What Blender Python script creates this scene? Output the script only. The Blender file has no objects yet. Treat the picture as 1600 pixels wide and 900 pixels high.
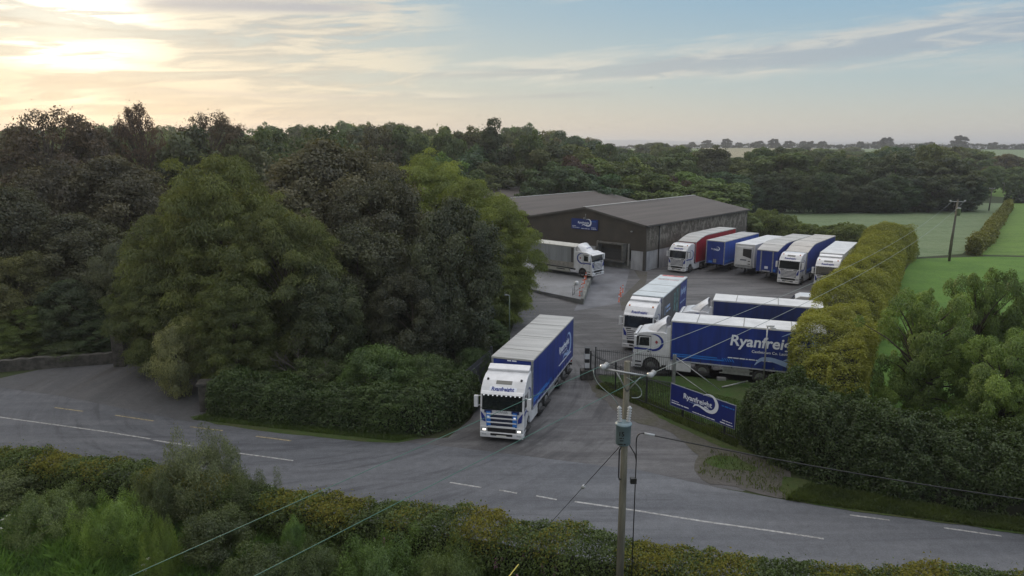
import bpy, math, random
import numpy as np
from mathutils import Vector, Matrix
R_ = math.radians
scn = bpy.context.scene
COL = scn.collection
# ------------------------------------------------------------------ camera
F_PX = 1067.0; HY = 230.0; CAMZ = 16.0
PITCH = math.atan((450 - HY) / F_PX)
cam_d = bpy.data.cameras.new('camera'); cam = bpy.data.objects.new('camera', cam_d); COL.objects.link(cam)
cam.location = (0, 0, CAMZ); cam.rotation_euler = (math.pi / 2 - PITCH, 0, 0)
cam_d.sensor_width = 36; cam_d.lens = 36 * F_PX / 1600; cam_d.clip_start = 0.5; cam_d.clip_end = 40000
scn.camera = cam
scn.render.resolution_x = 1024; scn.render.resolution_y = 576
# ------------------------------------------------------------------ exposure
scn.view_settings.view_transform = 'Standard'; scn.view_settings.look = 'None'
scn.view_settings.exposure = 0.75; scn.view_settings.gamma = 1
scn.cycles.max_bounces = 6; scn.cycles.transparent_max_bounces = 8
scn.cycles.volume_bounces = 0
SUN_AZ = R_(-31.8); SUN_EL = R_(9.4)
SUN_DIR = Vector((math.sin(SUN_AZ) * math.cos(SUN_EL), math.cos(SUN_AZ) * math.cos(SUN_EL), math.sin(SUN_EL)))

# ------------------------------------------------------------------ node helpers
class NT:
    def __init__(s, tree): s.t = tree; s.n = tree.nodes; s.l = tree.links
    def new(s, typ, **kw):
        n = s.n.new(typ)
        for k, v in kw.items(): setattr(n, k, v)
        return n
    def put(s, sock, v):
        if isinstance(v, bpy.types.NodeSocket): s.l.new(v, sock)
        elif v is not None:
            if sock.type == 'RGBA' and len(v) == 3: v = (*v, 1)
            sock.default_value = v
    def m(s, op, a, b=None, c=None, clamp=False):
        n = s.new('ShaderNodeMath', operation=op, use_clamp=clamp)
        s.put(n.inputs[0], a); s.put(n.inputs[1], b)
        if c is not None: s.put(n.inputs[2], c)
        return n.outputs[0]
    def mix(s, f, a, b, bt='MIX'):
        n = s.new('ShaderNodeMix', data_type='RGBA', blend_type=bt)
        s.put(n.inputs['Factor'], f); s.put(n.inputs[6], a); s.put(n.inputs[7], b)
        return n.outputs[2]
    def ss(s, v, a, b):
        n = s.new('ShaderNodeMapRange', interpolation_type='SMOOTHSTEP')
        s.put(n.inputs[0], v); s.put(n.inputs[1], a); s.put(n.inputs[2], b)
        return n.outputs[0]
    def noise(s, vec, scale=1.0, detail=4, rough=.55, dist=0.0):
        n = s.new('ShaderNodeTexNoise')
        s.put(n.inputs['Vector'], vec); s.put(n.inputs['Scale'], scale); s.put(n.inputs['Detail'], detail)
        s.put(n.inputs['Roughness'], rough); s.put(n.inputs['Distortion'], dist)
        return n.outputs[0]
    def xyz(s, a, b, c):
        n = s.new('ShaderNodeCombineXYZ'); s.put(n.inputs[0], a); s.put(n.inputs[1], b); s.put(n.inputs[2], c)
        return n.outputs[0]
    def mapping(s, vec, scale=(1, 1, 1), rot=(0, 0, 0)):
        n = s.new('ShaderNodeMapping'); s.put(n.inputs[0], vec); n.inputs['Scale'].default_value = scale; n.inputs['Rotation'].default_value = rot
        return n.outputs[0]

# ------------------------------------------------------------------ world
W = bpy.data.worlds.new('World'); scn.world = W; W.use_nodes = True
w = NT(W.node_tree); w.n.clear()
sky = w.new('ShaderNodeTexSky', sky_type='NISHITA'); sky.sun_disc = False
sky.sun_elevation = SUN_EL; sky.sun_rotation = SUN_AZ; sky.air_density = 1.2; sky.dust_density = 0.4; sky.altitude = 100
bg1 = w.new('ShaderNodeBackground'); w.put(bg1.inputs[0], sky.outputs[0]); bg1.inputs[1].default_value = 0.012
tc = w.new('ShaderNodeTexCoord'); sep = w.new('ShaderNodeSeparateXYZ'); w.l.new(tc.outputs['Generated'], sep.inputs[0])
X, Y, Z = sep.outputs
az = w.m('ARCTAN2', X, Y); el = w.m('ARCSINE', Z)
dt = w.new('ShaderNodeVectorMath', operation='DOT_PRODUCT'); w.l.new(tc.outputs['Generated'], dt.inputs[0]); dt.inputs[1].default_value = SUN_DIR
T = w.m('MAXIMUM', dt.outputs['Value'], 0.0)
warm = w.m('POWER', w.m('MULTIPLY_ADD', T, 1.35, -0.35, clamp=True), 2.2)
elg = w.m('DIVIDE', el, 0.21, clamp=True)
hor = w.mix(warm, (.54, .53, .46), (.66, .50, .36))
mid = w.mix(warm, (.36, .47, .52), (.50, .49, .44))
top = w.mix(warm, (.20, .38, .55), (.33, .42, .47))
base = w.mix(w.ss(elg, 0.0, 0.45), hor, mid)
base = w.mix(w.ss(elg, 0.35, 1.0), base, top)
base = w.mix(w.ss(el, 0.26, .8), base, (2.2, 2.18, 2.22))   # unseen sky overhead, brightened as added fill light for the ground
base = w.mix(w.ss(w.m('MULTIPLY', T, -1.0), -0.25, 0.0), base, w.mix(0.5, base, (.30, .36, .46)))
# streaky cloud noises, slightly tilted
tilt = w.m('MULTIPLY_ADD', az, -0.06, el)
v1 = w.xyz(w.m('MULTIPLY', az, 3.4), w.m('MULTIPLY', tilt, 26.0), 3.1)
v2 = w.xyz(w.m('MULTIPLY', az, 7.0), w.m('MULTIPLY', tilt, 60.0), 7.7)
n1 = w.noise(v1, 1.0, 6, .58, .6); n2 = w.noise(v2, 1.0, 6, .62, .8)
n3 = w.noise(w.xyz(w.m('MULTIPLY', az, 16.0), w.m('MULTIPLY', tilt, 150.0), 1.3), 1.0, 5, .65, .5)
nn = w.m('ADD', w.m('MULTIPLY', n1, .55), w.m('ADD', w.m('MULTIPLY', n2, .3), w.m('MULTIPLY', n3, .15)))
def band(az0, az1, e0, slope, hw0, hw1, curve=0.0):
    a = w.m('DIVIDE', w.m('SUBTRACT', az, az0), az1 - az0, clamp=True)
    ec = w.m('ADD', w.m('MULTIPLY_ADD', a, slope, e0), w.m('MULTIPLY', w.m('MULTIPLY', a, a), curve))
    hw = w.m('MULTIPLY_ADD', a, hw1 - hw0, hw0)
    rel = w.m('DIVIDE', w.m('SUBTRACT', el, ec), hw)
    d = w.m('SUBTRACT', 1.0, w.m('ABSOLUTE', rel))
    ends = w.m('MULTIPLY', w.ss(az, az0 - .03, az0 + .10), w.m('SUBTRACT', 1.0, w.ss(az, az1 - .10, az1 + .05)))
    d = w.m('ADD', d, w.m('MULTIPLY', w.m('SUBTRACT', nn, .5), 5.0))
    return w.m('MULTIPLY', w.ss(d, 0.0, 1.0), ends), rel
cream = w.mix(warm, (.58, .56, .54), (.74, .67, .55))
grey = w.mix(warm, (.31, .37, .46), (.42, .39, .38))
# large wedge on the right
mk, rel = band(-.16, .95, .098, .03, .012, .075, .035)
cc = w.mix(w.ss(w.m('ADD', w.m('ABSOLUTE', w.m('ADD', rel, .15)), w.m('MULTIPLY', w.m('SUBTRACT', n2, .5), 2.6)), .0, .6), grey, cream)
base = w.mix(w.m('MULTIPLY', mk, .8), base, cc)
# small streaks right of the centre
mk, rel = band(-.02, .14, .069, .004, .006, .006)
base = w.mix(w.m('MULTIPLY', mk, .75), base, grey)
mk, rel = band(-.30, .0, .078, -.012, .012, .008)
base = w.mix(w.m('MULTIPLY', mk, .6), base, w.mix(w.ss(n2, .4, .6), grey, cream))
mk, rel = band(.05, .30, .195, .03, .006, .012)
base = w.mix(w.m('MULTIPLY', mk, .5), base, cream)
# torn layers around the sun
lm = w.m('MULTIPLY', w.ss(w.m('MULTIPLY', az, -1.0), -.02, .40), w.ss(el, -.02, .05))
cl = w.m('MULTIPLY', w.ss(w.m('MULTIPLY_ADD', lm, .115, nn), .50, .60), w.ss(lm, .0, .5))
lc = w.mix(w.ss(w.m('ADD', w.m('MULTIPLY', n1, .5), w.m('MULTIPLY', n2, .5)), .42, .56), (.36, .34, .34), (.74, .64, .50))
base = w.mix(w.m('MULTIPLY', cl, .85), base, lc)
# veiled sun: glow broken by grey bars
g1 = w.m('POWER', T, 420.0); g2 = w.m('POWER', T, 70.0)
bars = w.m('MULTIPLY_ADD', w.ss(w.m('ADD', w.m('MULTIPLY', n1, .5), w.m('MULTIPLY', n2, .5)), .42, .54), .9, .1)
glow = w.m('MULTIPLY', w.m('ADD', w.m('MULTIPLY', g1, 2.4), w.m('MULTIPLY', g2, .15)), bars)
gl = w.mix(1.0, (1.0, .90, .70), w.xyz(glow, glow, glow), 'MULTIPLY')
base = w.mix(1.0, base, gl, 'ADD')
# two heavier grey bars under the sun
mk, rel = band(-.66, -.43, .124, .0, .012, .009)
base = w.mix(w.m('MULTIPLY', mk, .8), base, (1.02, .91, .70))
mk, rel = band(-.95, -.43, .147, -.010, .020, .008)
base = w.mix(w.m('MULTIPLY', mk, .95), base, (.40, .37, .34))
mk, rel = band(-.95, -.40, .082, -.006, .034, .016)
base = w.mix(w.m('MULTIPLY', mk, .85), base, w.mix(w.ss(n2, .45, .62), (.41, .38, .36), (.62, .54, .45)))
mk, rel = band(-.55, -.15, .070, -.004, .008, .005)
base = w.mix(w.m('MULTIPLY', mk, .6), base, (.46, .42, .42))
# dark cloud on the upper left of centre with a cream fringe
mk, rel = band(-.52, -.17, .169, .013, .017, .013)
base = w.mix(w.m('MULTIPLY', mk, .95), base, w.mix(w.ss(w.m('ADD', rel, w.m('MULTIPLY', n2, .5)), -.5, .3), cream, (.36, .36, .41)))
# below the horizon: dull
base = w.mix(w.ss(el, -.10, -.01), (.20, .21, .2), base)
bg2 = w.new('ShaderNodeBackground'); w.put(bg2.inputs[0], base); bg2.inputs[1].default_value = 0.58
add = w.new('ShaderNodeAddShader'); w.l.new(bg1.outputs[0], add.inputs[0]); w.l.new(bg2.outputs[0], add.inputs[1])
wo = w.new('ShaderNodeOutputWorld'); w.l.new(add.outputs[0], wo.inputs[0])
# ------------------------------------------------------------------ sun
sd = bpy.data.lights.new('sun', 'SUN'); sun = bpy.data.objects.new('sun', sd); COL.objects.link(sun)
sd.energy = 1.5; sd.angle = R_(11); sd.color = (1.0, .80, .56)
sun.rotation_euler = SUN_DIR.to_track_quat('Z', 'Y').to_euler(); sun.location = (0, 0, 60)

# ------------------------------------------------------------------ picture-to-world (survey of the ground plane)
def P(u, v, z=0.0):
    a = (u - 800) / F_PX; b = (450 - v) / F_PX
    yy = math.cos(PITCH) + b * math.sin(PITCH); zz = -math.sin(PITCH) + b * math.cos(PITCH)
    t = (CAMZ - z) / -zz
    return Vector((a * t, yy * t, z))
def PY(u, v, y):
    a = (u - 800) / F_PX; b = (450 - v) / F_PX
    yy = math.cos(PITCH) + b * math.sin(PITCH); zz = -math.sin(PITCH) + b * math.cos(PITCH)
    t = y / yy
    return Vector((a * t, y, CAMZ + zz * t))

# ------------------------------------------------------------------ materials
MATS = {}
def mat(name, col, rough=.6, metal=0.0, spec=.5, emit=None, estr=1.0, noise=0.0, nscale=3.0, bump=0.0, bscale=20.0, coat=0.0, trans=0.0, stretch=(1, 1, 1)):
    if name in MATS: return MATS[name]
    m = bpy.data.materials.new(name); m.use_nodes = True; t = NT(m.node_tree)
    b = t.n['Principled BSDF']
    b.inputs['Roughness'].default_value = rough; b.inputs['Metallic'].default_value = metal
    b.inputs['Specular IOR Level'].default_value = spec; b.inputs['Coat Weight'].default_value = coat
    tcn = t.new('ShaderNodeTexCoord'); v = t.mapping(tcn.outputs['Object'], stretch)
    c = (*col, 1)
    if noise > 0:
        nz = t.noise(v, nscale, 6, .6)
        f = t.ss(nz, .3, .7)
        lo = tuple(x * (1 - noise) for x in col); hi = tuple(min(1, x * (1 + noise)) for x in col)
        c = t.mix(f, lo, hi)
    t.put(b.inputs['Base Color'], c)
    if bump > 0:
        bn = t.new('ShaderNodeBump'); bn.inputs['Strength'].default_value = bump; bn.inputs['Distance'].default_value = .05
        t.put(bn.inputs['Height'], t.noise(v, bscale, 5, .6)); t.l.new(bn.outputs[0], b.inputs['Normal'])
    if emit: t.put(b.inputs['Emission Color'], emit); b.inputs['Emission Strength'].default_value = estr
    if trans: b.inputs['Transmission Weight'].default_value = trans
    MATS[name] = m
    return m
WHITE = mat('white_paint', (.60, .61, .63), .32, coat=.3, noise=.10, nscale=1.4)
WHITE2 = mat('trailer_white', (.56, .57, .58), .45, noise=.12, nscale=.8)
BLUE = mat('curtain_blue', (.009, .030, .20), .42, noise=.25, nscale=.9, bump=.25, bscale=1.4, stretch=(2.2, 1, .25))
NAVY = mat('curtain_navy', (.008, .022, .11), .5, noise=.25, nscale=.9, bump=.25, bscale=1.4, stretch=(2.2, 1, .25))
RED = mat('curtain_red', (.30, .012, .02), .45, noise=.2, nscale=.9, bump=.25, bscale=1.4, stretch=(2.2, 1, .25))
GREYC = mat('curtain_grey', (.085, .09, .098), .5, noise=.25, nscale=.9, bump=.25, bscale=1.4, stretch=(2.2, 1, .25))
SILVERC = mat('curtain_silver', (.22, .235, .25), .5, noise=.2, nscale=.6, bump=.2, bscale=1.4, stretch=(2.2, 1, .25))
LBLUE = mat('light_blue_print', (.02, .16, .55), .45)
LOGOBLUE = mat('logo_blue', (.012, .03, .22), .35)
PRINTW = mat('white_print', (.72, .76, .84), .45)
PRINTP = mat('pale_blue_print', (.30, .42, .66), .45)
ROOFG = mat('trailer_roof_grey', (.38, .38, .37), .5, noise=.22, nscale=.7, bump=.35, bscale=2.2, stretch=(2.5, .25, 1))
ROOFD = mat('translucent_roof_beige', (.42, .40, .37), .5, noise=.12, nscale=.5)
DARKM = mat('dark_metal', (.03, .032, .035), .5, metal=.3)
GREYM = mat('galvanised_metal', (.33, .34, .35), .42, metal=.6, noise=.2, nscale=4)
BLACKP = mat('black_plastic', (.015, .015, .017), .45)
RUBBER = mat('tyre_rubber', (.018, .018, .019), .8)
RIM = mat('wheel_rim', (.30, .31, .32), .35, metal=.7)
GLASS = mat('dark_glass', (.012, .016, .018), .06, spec=.7)
CHROME = mat('mirror_glass', (.5, .52, .54), .08, metal=1)
AMBER = mat('amber_lamp', (.55, .16, .02), .3)
REDL = mat('red_lamp', (.35, .01, .01), .3)
HEAD = mat('headlamp_lit', (.8, .8, .8), .2, emit=(1, .93, .8), estr=1.1)
HEADO = mat('headlamp_off', (.4, .42, .44), .12, spec=.8)
PLATE = mat('number_plate', (.68, .68, .64), .4)
LEDW = mat('marker_lamp_lit', (.8, .8, .8), .2, emit=(.9, .95, 1), estr=.25)
CLAD = mat('brown_cladding', (.036, .033, .031), .55, noise=.25, nscale=.6)
BARK = mat('bark', (.055, .045, .036), .9, noise=.35, nscale=4, bump=.5, bscale=10)
POLEW = mat('weathered_pole_wood', (.125, .12, .095), .85, noise=.35, nscale=2.5, bump=.5, bscale=14, stretch=(3, 3, .3))
CONC = mat('concrete', (.20, .205, .205), .85, noise=.25, nscale=.7, bump=.2, bscale=12)
CONCD = mat('mossy_concrete', (.14, .145, .135), .9, noise=.4, nscale=.9, bump=.3, bscale=8)
STONE = mat('old_stone', (.055, .052, .046), .95, noise=.5, nscale=2.2, bump=.8, bscale=4)
IRON = mat('painted_iron', (.022, .024, .026), .5)
GATEM = mat('gate_steel', (.055, .062, .07), .6, noise=.3, nscale=2)
TRANSF = mat('transformer_blue_grey', (.17, .235, .27), .42, noise=.12, nscale=3)
PORC = mat('porcelain', (.40, .42, .44), .22)
WIREG = mat('copper_green_wire', (.045, .15, .12), .5)
WIREL = mat('aluminium_wire', (.24, .28, .27), .5, metal=.3)
CABLE = mat('black_cable', (.012, .012, .013), .5)
ORANGE = mat('orange_bollard', (.55, .10, .035), .5)
PINK = mat('pink_flower', (.30, .15, .20), .7)
WFLOW = mat('white_flower', (.62, .62, .58), .7)

def leafmat(name, val=1.0, transl=.3):
    m = bpy.data.materials.new(name); m.use_nodes = True; t = NT(m.node_tree); t.n.clear()
    oi = t.new('ShaderNodeObjectInfo'); at = t.new('ShaderNodeAttribute', attribute_name='tint')
    tint = at.outputs['Fac']
    c1 = t.mix(1.0, oi.outputs['Color'], (.62, .68, .74), 'MULTIPLY')
    c2 = t.mix(1.0, oi.outputs['Color'], (2.1, 1.9, 1.35), 'MULTIPLY')
    c = t.mix(tint, c1, c2)
    d = t.new('ShaderNodeBsdfDiffuse'); t.put(d.inputs[0], c)
    tr = t.new('ShaderNodeBsdfTranslucent'); t.put(tr.inputs[0], t.mix(1.0, c, (1.15, 1.1, .55), 'MULTIPLY'))
    mx = t.new('ShaderNodeMixShader'); mx.inputs[0].default_value = transl
    t.l.new(d.outputs[0], mx.inputs[1]); t.l.new(tr.outputs[0], mx.inputs[2])
    gl = t.new('ShaderNodeBsdfGlossy'); gl.inputs['Roughness'].default_value = .45; gl.inputs[0].default_value = (.5, .5, .5, 1)
    m2 = t.new('ShaderNodeMixShader'); m2.inputs[0].default_value = .06
    t.l.new(mx.outputs[0], m2.inputs[1]); t.l.new(gl.outputs[0], m2.inputs[2])
    o = t.new('ShaderNodeOutputMaterial'); t.l.new(m2.outputs[0], o.inputs[0])
    return m
LEAF = leafmat('leaf')

# ------------------------------------------------------------------ object helpers
def tag(o, label=None, cat=None, group=None, kind=None):
    if label: o['label'] = label
    if cat: o['category'] = cat
    if group: o['group'] = group
    if kind: o['kind'] = kind
    return o
def empty(name, loc, rz=0, label=None, cat=None, group=None):
    o = bpy.data.objects.new(name, None); COL.objects.link(o); o.location = loc; o.rotation_euler = (0, 0, rz)
    o.empty_display_size = .3
    return tag(o, label, cat, group)
class MB:
    def __init__(s): s.v = []; s.f = []; s.mi = []; s.sm = []
    def add(s, vs, fs, mi=0, sm=False):
        b = len(s.v); s.v += [tuple(p) for p in vs]
        for f in fs: s.f.append([b + i for i in f]); s.mi.append(mi); s.sm.append(sm)
        return s
    def box(s, x0, x1, y0, y1, z0, z1, mi=0):
        v = [(x, y, z) for z in (z0, z1) for y in (y0, y1) for x in (x0, x1)]
        return s.add(v, [(0, 2, 3, 1), (4, 5, 7, 6), (0, 1, 5, 4), (2, 6, 7, 3), (0, 4, 6, 2), (1, 3, 7, 5)], mi)
    def prism(s, pts, y0, y1, mi=0):          # x-z outline run along y
        n = len(pts)
        v = [(x, y0, z) for x, z in pts] + [(x, y1, z) for x, z in pts]
        fs = [tuple(range(n)), tuple(range(2 * n - 1, n - 1, -1))]
        fs += [(i, i + n, (i + 1) % n + n, (i + 1) % n) for i in range(n)]
        return s.add(v, fs, mi)
    def plate(s, pts, z0, z1, mi=0):          # x-y outline with thickness
        n = len(pts)
        v = [(p[0], p[1], z0) for p in pts] + [(p[0], p[1], z1) for p in pts]
        fs = [tuple(range(n - 1, -1, -1)), tuple(range(n, 2 * n))]
        fs += [(i, (i + 1) % n, (i + 1) % n + n, i + n) for i in range(n)]
        return s.add(v, fs, mi)
    def tube(s, pts, r, seg=8, mi=0, cap=True, sm=True):
        pts = [Vector(p) for p in pts]; n = len(pts)
        rs = r if isinstance(r, (list, tuple)) else [r] * n
        v = []; prev = None
        for i, p in enumerate(pts):
            d = (pts[min(i + 1, n - 1)] - pts[max(i - 1, 0)])
            d = d.normalized() if d.length > 1e-9 else Vector((0, 0, 1))
            a = d.cross(prev if prev is not None and abs(d.dot(prev)) < .99 else (Vector((0, 0, 1)) if abs(d.z) < .9 else Vector((1, 0, 0)))).normalized()
            b = d.cross(a)
            if prev is None: prev = Vector((0, 0, 1)) if abs(d.z) < .9 else Vector((1, 0, 0))
            for k in range(seg):
                t = 2 * math.pi * k / seg
                v.append(p + (a * math.cos(t) + b * math.sin(t)) * rs[i])
        fs = []
        for i in range(n - 1):
            for k in range(seg):
                k2 = (k + 1) % seg
                fs.append((i * seg + k, i * seg + k2, (i + 1) * seg + k2, (i + 1) * seg + k))
        s.add(v, fs, mi, sm)
        if cap: 
            b = len(s.v) - len(v)
            s.f.append([b + k for k in range(seg - 1, -1, -1)]); s.mi.append(mi); s.sm.append(False)
            s.f.append([b + (n - 1) * seg + k for k in range(seg)]); s.mi.append(mi); s.sm.append(False)
        return s
    def lathe(s, c, axis, prof, seg=20, mi=0):     # prof: (dist along axis, radius)
        axis = Vector(axis).normalized()
        return s.tube([Vector(c) + axis * a for a, _ in prof], [max(r, 1e-4) for _, r in prof], seg, mi, cap=True)
    def build(s, name, mats, parent=None, bevel=0.0, loc=None, rz=0, seg=2):
        me = bpy.data.meshes.new(name); me.from_pydata(s.v, [], s.f)
        if not isinstance(mats, (list, tuple)): mats = [mats]
        for m in mats: me.materials.append(m)
        me.polygons.foreach_set('material_index', s.mi); me.polygons.foreach_set('use_smooth', s.sm)
        me.update()
        o = bpy.data.objects.new(name, me); COL.objects.link(o); mb_last.append(o.name)
        if parent: o.parent = parent
        if loc is not None: o.location = loc
        o.rotation_euler = (0, 0, rz)
        if bevel:
            bm = o.modifiers.new('bevel', 'BEVEL'); bm.width = bevel; bm.segments = seg; bm.limit_method = 'ANGLE'; bm.angle_limit = R_(35); bm.harden_normals = False
        return o
mb_last = []
def merge(a, b):
    """add mesh b's faces (with its materials) to mesh a"""
    me = a.data; off = len(me.vertices); V = [v.co[:] for v in me.vertices] + [v.co[:] for v in b.data.vertices]
    F = [list(p.vertices) for p in me.polygons] + [[i + off for i in p.vertices] for p in b.data.polygons]
    nm = len(me.materials); mi = [p.material_index for p in me.polygons] + [p.material_index + nm for p in b.data.polygons]
    n = bpy.data.meshes.new(me.name); n.from_pydata(V, [], F)
    for m in list(me.materials) + list(b.data.materials): n.materials.append(m)
    n.polygons.foreach_set('material_index', mi); n.update(); a.data = n; bpy.data.objects.remove(b)
def np_mesh(name, V, F, mats, tint=None, mi=None):
    me = bpy.data.meshes.new(name); nv, nf = len(V), len(F); k = F.shape[1]
    me.vertices.add(nv); me.vertices.foreach_set('co', V.astype(np.float32).ravel())
    me.loops.add(nf * k); me.loops.foreach_set('vertex_index', F.astype(np.int32).ravel())
    me.polygons.add(nf); me.polygons.foreach_set('loop_start', (np.arange(nf) * k).astype(np.int32))
    for m in (mats if isinstance(mats, (list, tuple)) else [mats]): me.materials.append(m)
    if mi is not None: me.polygons.foreach_set('material_index', mi.astype(np.int32))
    if tint is not None:
        a = me.attributes.new('tint', 'FLOAT', 'POINT'); a.data.foreach_set('value', tint.astype(np.float32))
    me.update(calc_edges=True); me.validate()
    return me
def copy_tree(o, parent=None):
    c = o.copy(); COL.objects.link(c)
    if parent: c.parent = parent; c.matrix_parent_inverse = o.matrix_parent_inverse.copy()
    for ch in list(o.children): copy_tree(ch, c)
    return c

# ------------------------------------------------------------------ lettering
_txt = {}
def text_mesh(s, bold=.012, shear=0.0):
    key = (s, bold, shear)
    if key in _txt: return _txt[key]
    cu = bpy.data.curves.new('lettering', 'FONT'); cu.body = s; cu.size = 1; cu.offset = bold; cu.shear = shear; cu.extrude = .004; cu.resolution_u = 3
    ob = bpy.data.objects.new('lettering_tmp', cu); COL.objects.link(ob)
    dg = bpy.context.evaluated_depsgraph_get(); dg.update()
    me = bpy.data.meshes.new_from_object(ob.evaluated_get(dg))
    bpy.data.objects.remove(ob); bpy.data.curves.remove(cu)
    xs = [v.co.x for v in me.vertices]; ys = [v.co.y for v in me.vertices]
    x0, x1, y0 = min(xs), max(xs), 0
    for v in me.vertices: v.co.x = (v.co.x - x0) / (x1 - x0); v.co.y = v.co.y / (x1 - x0); v.co.z = v.co.z / (x1 - x0)
    _txt[key] = me
    return me
def frame(origin, right, up):
    r = Vector(right).normalized(); u = Vector(up); u = (u - r * u.dot(r)).normalized(); n = r.cross(u)
    M = Matrix((r, u, n)).transposed().to_4x4(); M.translation = Vector(origin)
    return M
def letter(parent, s, m, origin, right, up, width, bold=.012, shear=0.0, ys=1.0, name='lettering'):
    me = text_mesh(s, bold, shear).copy(); me.materials.clear(); me.materials.append(m)
    o = bpy.data.objects.new(name, me); COL.objects.link(o); o.parent = parent
    o.matrix_local = frame(origin, right, up) @ Matrix.Diagonal((width, width * ys, width, 1))
    return o
def arc_pts(cx, cy, rx, ry, a0, a1, w0, w1, w2, n=26):
    out = []; inn = []
    for i in range(n + 1):
        t = i / n; a = R_(a0 + (a1 - a0) * t)
        wd = (w0 * (1 - t) ** 2 + 2 * w1 * t * (1 - t) + w2 * t * t)
        out.append((cx + (rx + wd / 2) * math.cos(a), cy + (ry + wd / 2) * math.sin(a)))
        inn.append((cx + (rx - wd / 2) * math.cos(a), cy + (ry - wd / 2) * math.sin(a)))
    return out, inn
def swoosh(parent, m, origin, right, up, width, name='emblem'):
    """crescent sweeping round the right end of the word, tail running back under it (word is 0..1 wide)"""
    mb = MB()
    K = [(.68, .26, .006), (.85, .335, .03), (1.02, .31, .065), (1.13, .20, .095), (1.16, .07, .115), (1.11, -.06, .115), (1.0, -.14, .10), (.85, -.155, .085), (.70, -.12, .07), (.55, -.085, .06), (.43, -.10, .05), (.35, -.19, .008)]
    P_ = []
    for i in range(len(K) - 1):
        p0, p1, p2, p3 = [Vector(K[max(0, min(len(K) - 1, q))]) for q in (i - 1, i, i + 1, i + 2)]
        for t in (0, .25, .5, .75):
            P_.append(.5 * ((2 * p1) + (p2 - p0) * t + (2 * p0 - 5 * p1 + 4 * p2 - p3) * t * t + (3 * p1 - p0 - 3 * p2 + p3) * t ** 3))
    P_.append(Vector(K[-1])); n = len(P_); a_, b_ = [], []
    for i, p in enumerate(P_):
        d = P_[min(i + 1, n - 1)] - P_[max(i - 1, 0)]; l = math.hypot(d.x, d.y); nx_, ny_ = -d.y / l, d.x / l
        a_.append((p.x + nx_ * p.z / 2, p.y + ny_ * p.z / 2)); b_.append((p.x - nx_ * p.z / 2, p.y - ny_ * p.z / 2))
    mb.add([(*q, .003) for q in a_ + b_], [(i, n + i, n + i + 1, i + 1) for i in range(n - 1)])
    mb.add([(.72, -.085, .0032), (.80, -.04, .0032), (.93, -.10, .0032)], [(0, 2, 1)])
    o = mb.build(name, m, parent)
    o.matrix_local = frame(origin, right, up) @ Matrix.Diagonal((width, width, width, 1))
    return o
def small_print(parent, m, origin, right, up, width, h, seed=0, name='small_print'):
    """a line of print too small to read in the photograph: word-length runs"""
    rg = random.Random(seed); mb = MB(); x = 0
    while x < width - h:
        l = rg.uniform(2.0, 6.0) * h; l = min(l, width - x)
        mb.box(x, x + l, 0, h * rg.uniform(.75, 1), 0, .006); x += l + h * .7
    o = mb.build(name, m, parent); o.matrix_local = frame(origin, right, up)
    return o

# ================================================================== GROUND
def ground_mat(name, c1, c2, c3, s=.05, rough=.95, bump=.4, bs=2.0, stripes=None, ssc=(1, 1, 1), rot=0):
    m = bpy.data.materials.new(name); m.use_nodes = True; t = NT(m.node_tree); b = t.n['Principled BSDF']
    g = t.new('ShaderNodeNewGeometry'); v = g.outputs['Position']
    vv = t.mapping(v, ssc, (0, 0, rot))
    f = t.ss(t.noise(vv, s, 6, .6, .3), .35, .68); f2 = t.ss(t.noise(v, s * 9, 5, .65), .35, .7); f3 = t.ss(t.noise(v, s * 60, 3, .6), .3, .75)
    c = t.mix(f, c1, c2); c = t.mix(t.m('MULTIPLY', f2, .6), c, c3)
    c = t.mix(t.m('MULTIPLY', f3, .45), c, t.mix(1.0, c, (.55, .55, .55), 'MULTIPLY'))
    t.put(b.inputs['Base Color'], c); b.inputs['Roughness'].default_value = rough; b.inputs['Specular IOR Level'].default_value = .2
    bn = t.new('ShaderNodeBump'); bn.inputs['Strength'].default_value = bump; bn.inputs['Distance'].default_value = .15
    t.put(bn.inputs['Height'], t.noise(v, bs, 6, .7)); t.l.new(bn.outputs[0], b.inputs['Normal'])
    return m
G_BASE = ground_mat('rough_ground', (.035, .05, .018), (.05, .045, .028), (.03, .055, .015))
G_DEW = ground_mat('dewy_pasture', (.145, .20, .10), (.10, .155, .068), (.20, .24, .15), .1, ssc=(1, 3, 1), rot=.25)
G_GREEN = ground_mat('fresh_pasture', (.12, .215, .038), (.085, .155, .030), (.17, .24, .07), .12, ssc=(1, 4, 1), rot=.25)
G_STRIP = ground_mat('lush_grass', (.095, .195, .030), (.065, .145, .024), (.13, .21, .045), .25)
G_LAWN = ground_mat('lawn', (.045, .095, .02), (.07, .09, .035), (.04, .075, .02), .5)
G_VERGE = ground_mat('verge_grass', (.050, .088, .020), (.075, .082, .035), (.04, .06, .02), .6)
G_DIRT = ground_mat('weedy_gravel', (.098, .092, .088), (.075, .075, .05), (.13, .122, .115), .45, bump=.6, bs=6)
G_FAR = ground_mat('far_field', (.12, .17, .075), (.16, .19, .09), (.10, .15, .06), .004)
def ssf(t): t = min(1, max(0, t)); return t * t * (3 - 2 * t)
def hgt(x, y):
    return 13.6 * ssf((y - 420) / 480) * ssf((x + 40) / 160) * (1 - .6 * ssf((y - 1000) / 900)) + 1.2 * math.sin(x * .006) * ssf((y - 500) / 300)
ys = [-60, 0, 60, 130, 200, 300, 380] + [400 + 20 * i for i in range(35)] + [1200, 1400, 1700, 2100, 2800, 4000, 7000, 12000]
xs = [-12000, -6000, -3000, -1500, -800, -400] + list(range(-200, 1001, 40)) + [1200, 1600, 2400, 4000, 8000, 12000]
mb = MB(); nx = len(xs)
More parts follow.
